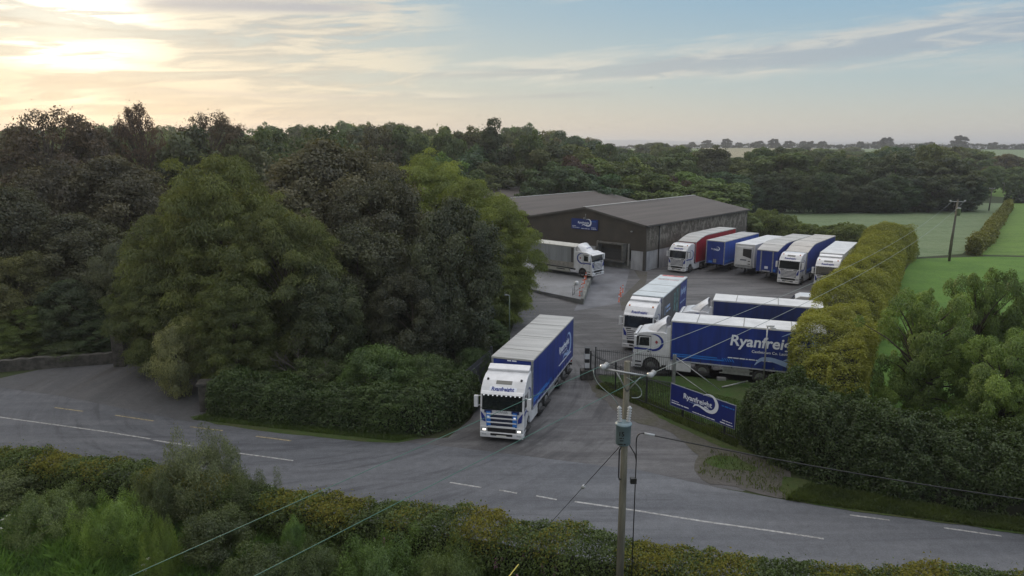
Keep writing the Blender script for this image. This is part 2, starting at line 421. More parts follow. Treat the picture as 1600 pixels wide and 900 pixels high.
mb.add([(x, y, hgt(x, y)) for y in ys for x in xs], [(j * nx + i, j * nx + i + 1, (j + 1) * nx + i + 1, (j + 1) * nx + i) for j in range(len(ys) - 1) for i in range(nx - 1)], 0, True)
gr = mb.build('ground', [G_BASE, G_FAR])
for p in gr.data.polygons:
    if p.center.y > 400: p.material_index = 1
tag(gr, kind='structure')
# distant blue hills
mb = MB(); rng = random.Random(4); prof = []
hx = [-9000 + 250 * i for i in range(85)]
def hh(x): return 66 + 12 * math.sin(x * .0007 + 1) + 8 * math.sin(x * .0019) + 4 * math.sin(x * .0047 + 2) - (14 * ssf((1300 - x) / 900) if x > -300 else 14) + 3 * ssf((x - 2600) / 800)
for j, (yy, k) in enumerate(((6200, 0), (6700, .75), (7100, 1), (7600, .6), (8300, -.05))):
    for x in hx: mb.v.append((x, yy, 3 + hh(x) * k))
n = len(hx)
for j in range(4):
    for i in range(n - 1): mb.f.append([j * n + i, j * n + i + 1, (j + 1) * n + i + 1, (j + 1) * n + i]); mb.mi.append(0); mb.sm.append(True)
tag(mb.build('hills', mat('hill_heath', (.06, .08, .06), .9, noise=.3, nscale=.002)), kind='structure')

def sheet(name, pts, z, m, kind='structure', sub=0):
    mb = MB(); mb.add([(p[0], p[1], z) for p in pts], [tuple(range(len(pts)))])
    return tag(mb.build(name, m), kind=kind)
def ragged(pts, amp, step=.5, seed=1):
    rg_ = random.Random(seed); out = []; n = len(pts); ph = [rg_.uniform(0, 6.28) for _ in range(4)]; s_ = 0
    for i in range(n):
        a = Vector(pts[i][:2] ); b = Vector(pts[(i + 1) % n][:2]); l = (b - a).length; k = max(1, int(l / step)); d = (b - a) / max(l, 1e-6); nr = Vector((-d.y, d.x))
        for j in range(k):
            e = math.sin(s_ * .9 + ph[0]) * .5 + math.sin(s_ * 2.3 + ph[1]) * .3 + rg_.uniform(-.35, .35); q = a + d * (l * j / k) + nr * amp * e * (0 if j == 0 else 1); out.append((q.x, q.y)); s_ += l / k
    return out
def px(*l): return [P(u, v) for u, v in l]
# pastures
sheet('field', [(58.5, 99.6), (69, 103.5), (100, 142), (146, 200), (60, 205), (20, 190), (25, 150), (44.5, 131)], .004, G_DEW)
sheet('field', [(71, 102.5), (150, 92), (320, 190), (165, 200), (146, 200), (101.5, 142)], .004, G_GREEN)
sheet('field', [(16, 34), (60, 34), (150, 91), (71, 101), (58.5, 98.6), (44, 77), (30, 54.4), (22.5, 41.5)], .004, G_STRIP)
sheet('field', [(168, 206), (330, 202), (420, 300), (190, 310), (152, 250)], .004, G_GREEN)
# strips of distant fields on the rise
def far_field(u0, u1, y0, y1, m):
    vs = []; xa0, xa1 = (u0 - 800) / F_PX, (u1 - 800) / F_PX
    nx_, ny_ = 24, 12; mb = MB()
    for j in range(ny_ + 1):
        y = y0 + (y1 - y0) * j / ny_
        for i in range(nx_ + 1):
            x = (xa0 + (xa1 - xa0) * i / nx_) * y
            mb.v.append((x, y, hgt_i(x, y) + .35))
    for j in range(ny_):
        for i in range(nx_): mb.f.append([j * (nx_ + 1) + i, j * (nx_ + 1) + i + 1, (j + 1) * (nx_ + 1) + i + 1, (j + 1) * (nx_ + 1) + i]); mb.mi.append(0); mb.sm.append(True)
    return tag(mb.build('field', m), kind='structure')
def hgt_i(x, y):
    i = max(k for k in range(nx - 1) if xs[k] <= x); j = max(k for k in range(len(ys) - 1) if ys[k] <= y)
    a = (x - xs[i]) / (xs[i + 1] - xs[i]); b = (y - ys[j]) / (ys[j + 1] - ys[j])
    return (hgt(xs[i], ys[j]) * (1 - a) + hgt(xs[i + 1], ys[j]) * a) * (1 - b) + (hgt(xs[i], ys[j + 1]) * (1 - a) + hgt(xs[i + 1], ys[j + 1]) * a) * b
far_field(1090, 1270, 640, 880, ground_mat('stubble_field', (.26, .24, .15), (.22, .22, .13), (.28, .26, .18), .004))
far_field(1285, 1440, 600, 840, ground_mat('pale_pasture', (.13, .2, .09), (.15, .2, .1), (.12, .17, .08), .004))
far_field(1450, 1700, 560, 860, ground_mat('pale_pasture', (.13, .2, .09), (.15, .2, .1), (.12, .17, .08), .004))

# ------------------------------------------------------------------ tarmac
def tarmac(name, c, worn, dark, rot, st=(1, .12, 1), s=.35, rough=.7, arcs=0.0):
    m = bpy.data.materials.new(name); m.use_nodes = True; t = NT(m.node_tree); b = t.n['Principled BSDF']
    v = t.new('ShaderNodeNewGeometry').outputs['Position']
    sv = t.mapping(v, st, (0, 0, rot))
    f = t.ss(t.noise(sv, s, 6, .6, .4), .42, .62); d = t.ss(t.noise(t.mapping(v, st, (0, 0, rot + .1)), s * 1.7, 6, .65, .6), .54, .70)
    bl = t.ss(t.noise(v, .12, 4, .6), .4, .62); fine = t.noise(v, 16, 4, .75); gr_ = t.noise(v, 2.2, 6, .7)
    cc = t.mix(t.m('MULTIPLY', f, .9), c, worn); cc = t.mix(t.m('MULTIPLY', d, .75), cc, dark)
    cc = t.mix(t.m('MULTIPLY', bl, .4), cc, worn)
    # turning arcs of tyre rubber and dust, swept round a centre left of the entrance
    if arcs:
        q = t.new('ShaderNodeVectorMath', operation='SUBTRACT'); t.l.new(v, q.inputs[0]); q.inputs[1].default_value = (-14, 47, 0)
        sp = t.new('ShaderNodeSeparateXYZ'); t.l.new(q.outputs[0], sp.inputs[0])
        rr = t.m('SQRT', t.m('ADD', t.m('MULTIPLY', sp.outputs[0], sp.outputs[0]), t.m('MULTIPLY', sp.outputs[1], sp.outputs[1])))
        an = t.m('ARCTAN2', sp.outputs[1], sp.outputs[0])
        nz = t.noise(t.xyz(t.m('MULTIPLY', rr, 1.5), t.m('MULTIPLY', an, 2.4), 0.0), 1.0, 5, .65, .3)
        near = t.m('MULTIPLY', t.ss(rr, 8, 12), t.m('SUBTRACT', 1.0, t.ss(rr, 19, 26)))
        cc = t.mix(t.m('MULTIPLY', t.m('MULTIPLY', t.ss(nz, .50, .66), near), arcs), cc, dark)
        cc = t.mix(t.m('MULTIPLY', t.m('MULTIPLY', t.m('SUBTRACT', 1.0, t.ss(nz, .34, .47)), near), arcs), cc, worn)
    # hairline cracks and sealed joints
    vo = t.new('ShaderNodeTexVoronoi', feature='DISTANCE_TO_EDGE'); vo.inputs['Scale'].default_value = .22
    wv = t.new('ShaderNodeVectorMath', operation='ADD'); t.l.new(v, wv.inputs[0]); nzc = t.new('ShaderNodeTexNoise'); nzc.inputs['Scale'].default_value = .8; t.l.new(v, nzc.inputs['Vector']); sc_ = t.new('ShaderNodeVectorMath', operation='SCALE'); t.l.new(nzc.outputs[1], sc_.inputs[0]); sc_.inputs['Scale'].default_value = 2.2; t.l.new(sc_.outputs[0], wv.inputs[1]); t.l.new(wv.outputs[0], vo.inputs['Vector'])
    crk = t.m('MULTIPLY', t.m('SUBTRACT', 1.0, t.ss(vo.outputs['Distance'], .004, .016)), t.ss(t.noise(v, .3, 2, .5), .5, .6))
    cc = t.mix(t.m('MULTIPLY', crk, .14), cc, tuple(k * .55 for k in dark))
    st_ = t.ss(t.noise(v, .9, 5, .7, .5), .62, .70)     # oil and patch stains
    cc = t.mix(t.m('MULTIPLY', st_, .35), cc, dark)
    cc = t.mix(t.ss(gr_, .3, .75), t.mix(1.0, cc, (.86, .86, .86), 'MULTIPLY'), t.mix(1.0, cc, (1.12, 1.12, 1.12), 'MULTIPLY'))
    cc = t.mix(t.ss(fine, .25, .8), t.mix(1.0, cc, (.72, .72, .72), 'MULTIPLY'), t.mix(1.0, cc, (1.28, 1.28, 1.28), 'MULTIPLY'))
    t.put(b.inputs['Base Color'], cc)
    t.put(b.inputs['Roughness'], t.m('MULTIPLY_ADD', f, -.12, rough)); b.inputs['Specular IOR Level'].default_value = .35
    bn = t.new('ShaderNodeBump'); bn.inputs['Strength'].default_value = .45; bn.inputs['Distance'].default_value = .02
    t.put(bn.inputs['Height'], t.noise(v, 9, 5, .7)); t.l.new(bn.outputs[0], b.inputs['Normal'])
    return m
ROADM = tarmac('road_tarmac', (.086, .092, .105), (.118, .124, .138), (.050, .053, .063), R_(76), (.08, 1, 1), .55, arcs=.7)
YARDM = tarmac('yard_tarmac', (.075, .074, .078), (.125, .124, .128), (.042, .042, .045), R_(-62), (.16, 1, 1), .6, .8, arcs=.8)
far_edge = px((-420, 545), (-120, 570), (60, 603), (180, 628), (300, 655), (420, 672), (520, 684), (620, 690), (720, 700), (1000, 735), (1120, 762), (1220, 780), (1400, 806), (1600, 832), (1800, 860))
near_edge = [(60, 17), (20, 20.8), (8, 22.9), (-4, 25.2), (-16, 28.4), (-30, 32.5), (-46, 37), (-70, 44)]
sheet('road', [(-74, 62)] + far_edge + [(60, 20)] + near_edge, .008, ROADM)
# yard: entrance mouth, lane and parking
sheet('yard', px((560, 688), (700, 684), (735, 655), (762, 610), (785, 560), (798, 520), (812, 480), (826, 455)) +
      [(2, 79), (5, 92), (20, 100), (36, 113), (45, 126), (57, 111), (51, 96), (44, 82), (34, 68), (27, 58), (21.5, 49), (17.5, 48.2), (12, 46.2)] +
      px((950, 592), (922, 600), (940, 588), (1210, 600), (1230, 740), (1160, 768), (1060, 752), (1000, 742), (800, 712)), .004, YARDM)
sheet('driveway', px((-40, 600), (60, 578), (170, 566), (205, 560), (230, 552), (300, 552), (322, 600), (330, 655), (300, 660), (100, 620)), .013, tarmac('drive_tarmac', (.078, .08, .086), (.10, .10, .105), (.055, .053, .052), .3))
# lawn within the railings, weedy gravel outside them, verges
sheet('lawn', ragged(px((935, 587), (1060, 588), (1210, 600), (1225, 680), (1152, 690), (1058, 652), (1000, 630), (950, 607)), .12), .024, G_LAWN)
sheet('gravel_bank', ragged(px((921, 590), (945, 585), (1060, 590), (1210, 605), (1230, 730), (1262, 788), (1190, 773), (1110, 757), (1085, 735), (1092, 712), (1040, 672), (985, 655), (930, 620)), .3), .018, G_DIRT)
sheet('verge', ragged(px((1004, 634), (1058, 655), (1152, 694), (1200, 712), (1210, 720), (1130, 700), (1075, 674), (1030, 654)), .12, .4, 3), .028, G_VERGE)
sheet('verge', ragged(px((1100, 722), (1118, 712), (1150, 714), (1185, 732), (1178, 738), (1140, 735)), .2, .4, 4), .028, G_VERGE)
sheet('verge', ragged(px((1225, 745), (1260, 750), (1320, 775), (1480, 805), (1620, 825), (1620, 838), (1400, 808), (1235, 783), (1215, 765)), .12, .5, 5), .032, G_VERGE)
sheet('verge', ragged(px((296, 652), (330, 645), (460, 660), (600, 676), (660, 685), (622, 692), (560, 690), (420, 675), (340, 664)), .06, .5, 6), .018, G_VERGE)
# markings
MW = mat('road_paint_white', (.27, .27, .265), .6, noise=.5, nscale=5)
MY = mat('road_paint_yellow', (.25, .21, .12), .6, noise=.5, nscale=5)
def stripe(pts, wdt, m, name='road_marking'):
    pts = [P(*p) for p in pts]; L = []; Rr = []
    for i, p in enumerate(pts):
        d = (pts[min(i + 1, len(pts) - 1)] - pts[max(i - 1, 0)]).normalized(); nrm = Vector((-d.y, d.x, 0))
        L.append(p + nrm * wdt / 2); Rr.append(p - nrm * wdt / 2)
    mb = MB(); n = len(pts)
    mb.add([(q.x, q.y, .013) for q in L + Rr], [(i, n + i, n + i + 1, i + 1) for i in range(n - 1)])
    tag(mb.build(name, m), kind='structure')
stripe([(-200, 628), (0, 652), (80, 663), (160, 674), (235, 686)], .12, MW)
for a in ([(370, 708), (415, 714), (458, 720)], [(703, 754), (752, 762)], [(780, 766), (808, 771)], [(838, 775), (870, 781)], [(240, 688), (300, 697)]): stripe(a, .11, MW)
stripe([(898, 784), (1000, 799), (1100, 815), (1200, 829), (1287, 842)], .12, MW)
for a in ([(1328, 805), (1390, 813)], [(1475, 825), (1565, 838)]): stripe(a, .1, MW)
for a in ([(85, 637), (130, 643)], [(180, 649), (240, 658)], [(297, 667), (348, 673)], [(400, 682), (455, 689)]): stripe(a, .11, MY)

# ================================================================== WAREHOUSE
BU = Vector((.669, .743, 0)); BV = Vector((-.743, .669, 0)); C0 = Vector((17.5, 88.6, 0))
def cladding():
    m = bpy.data.materials.new('ribbed_cladding'); m.use_nodes = True; t = NT(m.node_tree); b = t.n['Principled BSDF']
    g = t.new('ShaderNodeTexCoord').outputs['Object']
    wv = t.new('ShaderNodeTexWave'); wv.inputs['Scale'].default_value = 2.2; t.l.new(g, wv.inputs[0])
    t.put(b.inputs['Base Color'], t.mix(t.ss(t.noise(g, .5, 5, .6), .3, .7), (.042, .036, .029), (.060, .050, .040)))
    b.inputs['Roughness'].default_value = .6
    bn = t.new('ShaderNodeBump'); bn.inputs['Strength'].default_value = .25; bn.inputs['Distance'].default_value = .03
    t.put(bn.inputs['Height'], wv.outputs[1]); t.l.new(bn.outputs[0], b.inputs['Normal']); return m
def sidewall():
    m = bpy.data.materials.new('weathered_side_sheeting'); m.use_nodes = True; t = NT(m.node_tree); b = t.n['Principled BSDF']
    g = t.new('ShaderNodeTexCoord').outputs['Object']
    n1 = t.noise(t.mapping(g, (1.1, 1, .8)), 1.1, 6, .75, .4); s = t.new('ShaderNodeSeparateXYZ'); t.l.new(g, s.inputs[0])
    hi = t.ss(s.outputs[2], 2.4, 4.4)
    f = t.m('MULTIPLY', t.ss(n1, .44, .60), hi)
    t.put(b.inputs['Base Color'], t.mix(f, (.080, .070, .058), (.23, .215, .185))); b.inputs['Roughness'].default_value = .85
    return m
CLADM = cladding(); SIDEM = sidewall()
ROOFM = mat('fibre_cement_roof', (.074, .063, .057), .8, noise=.22, nscale=.35, bump=.25, bscale=3, stretch=(.15, 3, 1))
wh = empty('warehouse', C0, math.atan2(BU.y, BU.x), 'dark brown three-bay warehouse with shallow grey gabled roofs, behind the parked lorries', 'warehouse')
# local: x = back along the bays, y = left along the facade
BW = 19.5; DEP = 31.5; EZ = 5.95; AZ = 7.75
for b in range(3):
    y0 = b * BW; y1 = y0 + BW; ym = (y0 + y1) / 2
    fz0 = 0.0
    mb = MB()   # front gable wall
    mb.add([(0, y0, 2.55), (0, y1, 2.55), (0, y1, EZ), (0, ym, AZ), (0, y0, EZ), (.2, y0, 2.55), (.2, y1, 2.55), (.2, y1, EZ), (.2, ym, AZ), (.2, y0, EZ)],
           [(0, 4, 3, 2, 1), (5, 6, 7, 8, 9), (0, 1, 6, 5), (1, 2, 7, 6), (2, 3, 8, 7), (3, 4, 9, 8), (4, 0, 5, 9)])
    mb.build('gable_wall', CLADM, wh)
    mb = MB()
    mb.add([(DEP - .2, y0, 0), (DEP - .2, y1, 0), (DEP - .2, y1, EZ), (DEP - .2, ym, AZ), (DEP - .2, y0, EZ), (DEP, y0, 0), (DEP, y1, 0), (DEP, y1, EZ), (DEP, ym, AZ), (DEP, y0, EZ)],
           [(0, 4, 3, 2, 1), (5, 6, 7, 8, 9), (0, 1, 6, 5), (1, 2, 7, 6), (2, 3, 8, 7), (3, 4, 9, 8), (4, 0, 5, 9)])
    mb.build('rear_wall', CLADM, wh)
    mb = MB(); th = .1
    for sgn, ya, yb, za, zb in ((1, y0 - (.25 if b == 0 else 0), ym, EZ - (.025 if b == 0 else 0), AZ), (-1, y1, ym, EZ, AZ)):
        v = [(-.3, ya, za + .02), (DEP + .3, ya, za + .02), (DEP + .3, yb, zb + .02), (-.3, yb, zb + .02)]
        v += [(x, y, z + th) for x, y, z in v]
        mb.add(v, [(0, 1, 2, 3), (7, 6, 5, 4), (0, 4, 5, 1), (1, 5, 6, 2), (2, 6, 7, 3), (3, 7, 4, 0)])
    rf = mb.build('roof', ROOFM, wh)
    MB().box(-.33, DEP + .33, ym - .22, ym + .22, AZ + .10, AZ + .19).build('ridge_cap', mat('ridge_cap_light', (.33, .33, .32), .7), rf)
    # pale barge board along the front verge
    mb = MB()
    for ya, yb, za, zb in ((y0, ym, EZ, AZ), (ym, y1, AZ, EZ)):
        v = [(-.36, ya, za - .12), (-.36, yb, zb - .12), (-.36, yb, zb + .14), (-.36, ya, za + .14)]; v += [(-.31, y, z) for x, y, z in v]
        mb.add(v, [(0, 3, 2, 1), (4, 5, 6, 7), (0, 1, 5, 4), (3, 7, 6, 2), (1, 2, 6, 5), (0, 4, 7, 3)])
    mb.build('barge_board', mat('barge_board_brown', (.075, .07, .066), .6), rf)
# lower painted walls on the front (with gap for the dock) and right side
PANEW = mat('dirty_white_wall', (.30, .31, .33), .8, noise=.3, nscale=.6, stretch=(1, 1, .4))
m1 = MB().box(.03, .25, 0, 2.2, 0, 2.55).build('lower_wall', PANEW, wh)
MB().box(.03, .25, 8.0, BW * 3, 0, 2.55).build('lower_wall', PANEW, wh)
MB().box(.03, .25, 2.2, 8.0, 0, 1.05).build('dock_sill', CONCD, wh)
# side wall: sheeting above, pale wall below, pipe
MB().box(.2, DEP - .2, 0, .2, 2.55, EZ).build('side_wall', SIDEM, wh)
MB().box(.25, DEP - .2, .04, .24, 0, 2.55).build('lower_wall', PANEW, wh)
MB().box(-.02, .25, -.03, .35, 0, 2.55).build('corner_post', mat('dark_post', (.05, .048, .046), .7), wh)
mb = MB(); mb.tube([(3.2, -.12, 0), (3.2, -.12, EZ - .1)], .08, 8); mb.build('downpipe', DARKM, wh)
mb = MB(); mb.box(-.2, DEP + .2, -.38, -.22, EZ - .14, EZ - .02); mb.build('gutter', DARKM, wh)
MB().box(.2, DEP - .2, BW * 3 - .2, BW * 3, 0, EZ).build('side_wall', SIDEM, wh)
# loading dock: shelter frame, roller door
dk = MB().box(.12, .2, 3.3, 6.9, 1.05, 3.1)
dk = dk.build('dock_door', mat('roller_door_dark', (.042, .042, .044), .6, noise=.2, nscale=1, bump=.3, bscale=3, stretch=(.2, .2, 4)), wh)
MB().box(.02, .12, 2.2, 8.0, 2.55, 3.3).build('dock_lintel', CLADM, wh)
mb = MB(); mb.box(-.9, .02, 6.95, 7.2, .9, 3.2); mb.box(-.9, .02, 2.9, 3.15, .9, 3.2); mb.box(-.9, .02, 2.9, 7.2, 3.2, 3.4)
mb.build('dock_shelter', mat('shelter_frame', (.10, .098, .09), .8, noise=.3, nscale=1.5), wh)
for a_, z_ in ((7.45, 1), (2.45, .4)): MB().box(-.2, .02, a_, a_ + .15, z_, 3.4).build('dock_guard_post', mat('guard_pale', (.26, .255, .24), .8), wh)
MB().box(-.75, .02, 3.2, 6.9, .85, 1.05).build('dock_leveller', mat('leveller', (.07, .07, .07), .7), wh)
# floodlight
mb = MB(); mb.tube([(-.02, 9.75, 6.4), (-.02, 9.75, 6.9)], .05, 6); mb.box(-.35, -.02, 9.6, 9.9, 6.2, 6.42)
mb.build('floodlight', GREYM, wh)
mb = MB(); mb.box(-.25, -.02, 2.0, 2.25, 5.0, 5.15); mb.build('floodlight', GREYM, wh)
# sign on the gable
SIGNB = mat('sign_blue', (.008, .028, .17), .4)
s0 = P(939, 366, 0); 
sg = empty('warehouse_sign', C0 + BV * 7.55 + BU * -.12 + Vector((0, 0, 4.75)), math.atan2(BV.y, BV.x), 'long dark blue company sign with white lettering, fixed high on the brown gable', 'sign')
MB().box(0, 4.5, 0, .08, 0, 1.45).build('sign_panel', SIGNB, sg)
# viewer looks along +BU, facade runs right->left along +BV, so reading direction is -x local
letter(sg, 'Ryanfreight', PRINTW, (3.35, .085, .80), (-1, 0, 0), (0, 0, 1), 1.9, .02)
swoosh(sg, PRINTW, (3.35, .085, .83), (-1, 0, 0), (0, 0, 1), 1.9)
for k, (x, z, wd) in enumerate(((4.3, .18, 1.2), (4.3, .38, .6), (2.75, .1, 1.4), (1.05, .12, .85), (1.05, .3, .7))):
    small_print(sg, PRINTW, (x, .082, z), (-1, 0, 0), (0, 0, 1), wd, .07, k)
small_print(sg, LBLUE, (1.1, .082, 1.15), (-1, 0, 0), (0, 0, 1), .9, .08, 9)
# the facade faces -BU: put sign on the outside
sg.rotation_euler[2] = math.atan2(BV.y, BV.x); 

# loading pad (raised slab beside the ramp) and ramp wall
A0 = P(908, 468, .5); A1 = C0 + BV * 7.7 + BU * -.05
padL = P(800, 440, .0)
mb = MB()
far = C0 + BV * 30 - BU * .02; nearL = P(770, 437, 0.3)
v = [(A0.x, A0.y, .5), (A1.x, A1.y, 1.05), (far.x, far.y, 1.0), (nearL.x, nearL.y, .1)]
v = [(x, y, 0) for x, y, z in v] + v
mb.add(v, [(4, 5, 6, 7), (0, 3, 2, 1), (0, 1, 5, 4), (1, 2, 6, 5), (2, 3, 7, 6), (3, 0, 4, 7)])
tag(mb.build('concrete_pad', mat('pad_concrete', (.19, .195, .205), .85, noise=.22, nscale=.25, bump=.2, bscale=8)), kind='structure')
dirw = (A1 - A0); dirw.z = 0; Lw = dirw.length; dirw.normalize()
wl = empty('retaining_wall', (A0.x, A0.y, 0), math.atan2(dirw.y, dirw.x), 'low grey concrete retaining wall between raised loading pad and ramp', 'wall')
mb = MB(); mb.add([(-.1, -.28, 0), (Lw - .2, -.28, 0), (Lw - .2, -.28, 1.25), (-.1, -.28, .62), (-.1, .02, 0), (Lw - .2, .02, 0), (Lw - .2, .02, 1.25), (-.1, .02, .62)],
       [(0, 1, 2, 3), (7, 6, 5, 4), (3, 2, 6, 7), (0, 3, 7, 4), (1, 5, 6, 2), (0, 4, 5, 1)])
mb.build('wall_body', CONCD, wl, .02)
# ramp bed: smoother strip
rp = [(A0.x - 1, A0.y - 3, .012), (A1.x + .3, A1.y - .2, .012), (C0.x + BV.x * 2.3, C0.y + BV.y * 2.3, .012), (P(960, 470).x + .6, P(960, 470).y - 1, .012)]
mb = MB().add(rp, [(0, 3, 2, 1)]); tag(mb.build('ramp', mat('ramp_concrete', (.12, .125, .14), .8, noise=.3, nscale=.35)), kind='structure')
sheet('gravel_bank', [P(968, 468), P(1000, 437), C0 + BV * 1.5 - BU * .3, C0 - BU * .4 - BV * .6, P(1010, 440), P(985, 480), P(972, 486)], .016, G_DIRT)
# orange delineator posts
def delineator(loc, label, group, col=ORANGE):
    t = empty('marker_post', loc, 0, label, 'bollard', group)
    MB().lathe((0, 0, 0), (0, 0, 1), [(0, .12), (.05, .11), (.06, .05), (.85, .045), (.9, .03)], 10).build('post', col, t)
    MB().lathe((0, 0, .55), (0, 0, 1), [(0, .05), (.0, .055), (.14, .055), (.14, .05)], 10).build('reflective_band', PRINTW, t)
    return t
for k in range(11):
    p = A0.lerp(A1, (k + .6) / 12) ; delineator((p.x - .12 - .12, p.y + .3, .55 + .5 * (k / 12)), 'orange flexible post in the row along the ramp wall', 'orange posts along the ramp wall')
for k, (u, v) in enumerate(((967, 470), (970, 462), (973, 455), (969, 459))):
    p = P(u, v + 2); delineator(p, ['nearest orange post by the foot of the gravel bank', 'second orange post beside the gravel bank', 'farthest orange post beside the gravel bank', 'orange post at the ramp side, left of its neighbours'][k], 'orange posts by the gravel bank')
# gas-bottle cage like stand at the pad corner
p = P(909, 462, .85)
t = empty('metal_rack', (p.x - .9, p.y + .5, .75), R_(-20), 'small wire rack with a white drum at the corner of the loading pad', 'rack')
mb = MB()
for x in (0, .9):
    for y in (0, .7): mb.tube([(x, y, 0), (x, y, 1.1)], .03, 6)
for z in (.1, .6, 1.08):
    mb.tube([(0, 0, z), (.9, 0, z), (.9, .7, z), (0, .7, z), (0, 0, z)], .022, 6)
mb.tube([(0, 0, .1), (.9, 0, 1.08)], .02, 6); mb.build('rack_frame', GREYM, t)
mb = MB().lathe((.3, .35, 1.1), (0, 0, 1), [(0, .2), (.35, .2), (.42, .1)], 14); mb.build('drum', WHITE2, t)

#@@VEHICLES
# ================================================================== VEHICLES
def wheel(parent, x, y, rad=.5, wid=.3, out=1, name='wheel'):
    mb = MB(); h = wid / 2
    mb.lathe((0, -h, 0), (0, 1, 0), [(0, rad * .62), (0, rad * .93), (.04, rad), (wid - .04, rad), (wid, rad * .93), (wid, rad * .62)], 26)
    o = mb.build(name, RUBBER, parent, loc=(x, y, rad))
    mb = MB(); s = out
    mb.lathe((0, s * (h + .004), 0), (0, -s, 0), [(0, rad * .6), (.02, rad * .58), (.09, rad * .5), (.10, .14), (.02, .13), (.0, .1)], 20)
    mb.build('rim', RIM, o)
    return o
def ell_band(cx, cz, rx, rz, a0, a1, w0, w1, w2):
    return arc_pts(cx, cz, rx, rz, a0, a1, w0, w1, w2)
def side_band(parent, y, m, *a, name='stripe'):
    out, inn = arc_pts(*a); n = len(out); mb = MB(); s = 1 if y > 0 else -1
    for i in range(n - 1):
        v = [(out[i][0], y, out[i][1]), (out[i + 1][0], y, out[i + 1][1]), (inn[i + 1][0], y, inn[i + 1][1]), (inn[i][0], y, inn[i][1])]
        mb.add(v, [(0, 1, 2, 3) if s < 0 else (3, 2, 1, 0)])
    mb.build(name, m, parent)
def slab(mb, p0, p1, y0, y1, th, mi=0, off=0.0):
    """thin panel on a slanting front face running from p0 to p1 in x-z"""
    d = Vector((p1[0] - p0[0], 0, p1[1] - p0[1])).normalized(); nrm = Vector((d.z, 0, -d.x))
    if nrm.x < 0: nrm = -nrm
    a = Vector((p0[0], 0, p0[1])) + nrm * off; b = Vector((p1[0], 0, p1[1])) + nrm * off
    q = [(a.x, a.z), (a.x + nrm.x * th, a.z + nrm.z * th), (b.x + nrm.x * th, b.z + nrm.z * th), (b.x, b.z)]
    mb.prism(q, y0, y1, mi)
def cab(parent, style='high', loc=(0, 0, 0), rz=0, lit=False, livery='blue', word=True, near=1, sunroof=True, fairing=True):
    """white forward-control cab; x forward 0..2.4, the back of the cab at x=0"""
    if style == 'high':
        top = [(2.34, 1.88), (2.21, 2.93), (2.14, 3.05), (1.98, 3.22), (1.60, 3.50), (1.05, 3.68), (.25, 3.72), (0, 3.62)]
    else:
        top = [(2.34, 1.88), (2.18, 2.72), (2.0, 2.90), (1.5, 3.02), (.3, 3.06), (0, 2.98)]
    arch = [(1.05 + .64 * math.cos(R_(a)), .5 + .64 * math.sin(R_(a))) for a in range(0, 181, 15)]
    prof = [(0, .55)] + [(2.36, 1.9)][:0]
    outline = [(0, .62)] + top[::-1] + [(2.40, 1.2), (2.42, .95), (2.42, .32), (1.75, .30)] + arch + [(.32, .5), (.32, .62)]
    mb = MB(); mb.prism(outline, -1.24, 1.24)
    c = mb.build('cab', WHITE, parent, .09, loc, rz, 3)
    # wheel-arch liner
    mb = MB(); mb.prism([(a[0], a[1]) for a in arch] + [(.41, .35), (1.69, .35)], -1.1, 1.1); mb.build('wheel_arch', BLACKP, c)
    A, B = (2.335, 1.93), (2.17, top[1][1])
    mb = MB(); slab(mb, (2.332, 1.93), (top[1][0] + .004, top[1][1] - .02), -1.13, 1.13, .02, 0, .004); mb.build('windscreen', GLASS, c, .01)
    for y in (-1, 1):
        mb = MB(); mb.prism([(2.24, 1.96), (2.13, top[1][1] - .06), (1.96, top[1][1] - .06), (2.0, 1.96)], y * 1.243 - (.004 if y > 0 else 0), y * 1.243 + (.008 if y > 0 else .004)); mb.build('pillar_trim', BLACKP, c)
        MB().tube([(2.37, y * .3, 1.95), (2.34, y * .95 - .3, 2.06)], .012, 5).build('wiper', BLACKP, c)
    # grille
    gz0, gz1 = .96, 1.74
    mb = MB(); mb.box(2.40, 2.43, -.86, .86, gz0, gz1); g = mb.build('grille', mat('grille_navy', (.012, .018, .045), .4), c)
    mb = MB(); nb = 3 if lit else 5
    for k in range(nb + 1):
        z = gz0 + (gz1 - gz0) * k / nb
        mb.box(2.425, 2.46, -.86 + (.02 if k else .1), .86 - (.02 if k else .1), z - .04, z + .04)
    mb.build('grille_bar', WHITE, g, .01)
    if lit:
        for y in (-1, 1):
            MB().box(2.431, 2.452, min(y * .62, y * .86), max(y * .62, y * .86), gz0 + .04, gz1 + .12).build('blue_trim', LBLUE, g)
            MB().box(2.453, 2.475, y * .74 - .06, y * .74 + .06, 1.52, 1.60).build('marker_lamp', LEDW, g)
            mb = MB(); mb.prism([(2.41, 1.78), (2.43, 1.78), (2.43, 1.95), (2.40, 1.95)], min(y * .55, y * .98), max(y * .55, y * .98)); mb.build('upper_vent', NAVY, g)
    else:
        mb = MB(); slab(mb, (2.395, 1.76), (2.36, 1.86), -.95, -.55, .02, 0, .004); slab(mb, (2.395, 1.76), (2.36, 1.86), .55, .95, .02, 0, .004); mb.build('upper_vent', BLACKP, g)
    # maker's name below the screen
    letter(c, 'SCANIA', mat('badge_grey', (.22, .24, .27), .4), (2.405, -.34, 1.795), (0, 1, 0), (-.12, 0, 1), .68, .01)
    # blue flashes on the front corners
    for y in (-1, 1):
        mb = MB(); pts = [(y * .90, 1.22), (y * 1.12, 1.30), (y * 1.19, 1.88), (y * 1.08, 1.74), (y * .93, 1.50)]
        v = [(2.432, p[0], p[1]) for p in pts]; mb.add(v, [tuple(range(5)) if y > 0 else tuple(range(4, -1, -1))]); mb.build('blue_flash', LOGOBLUE, c)
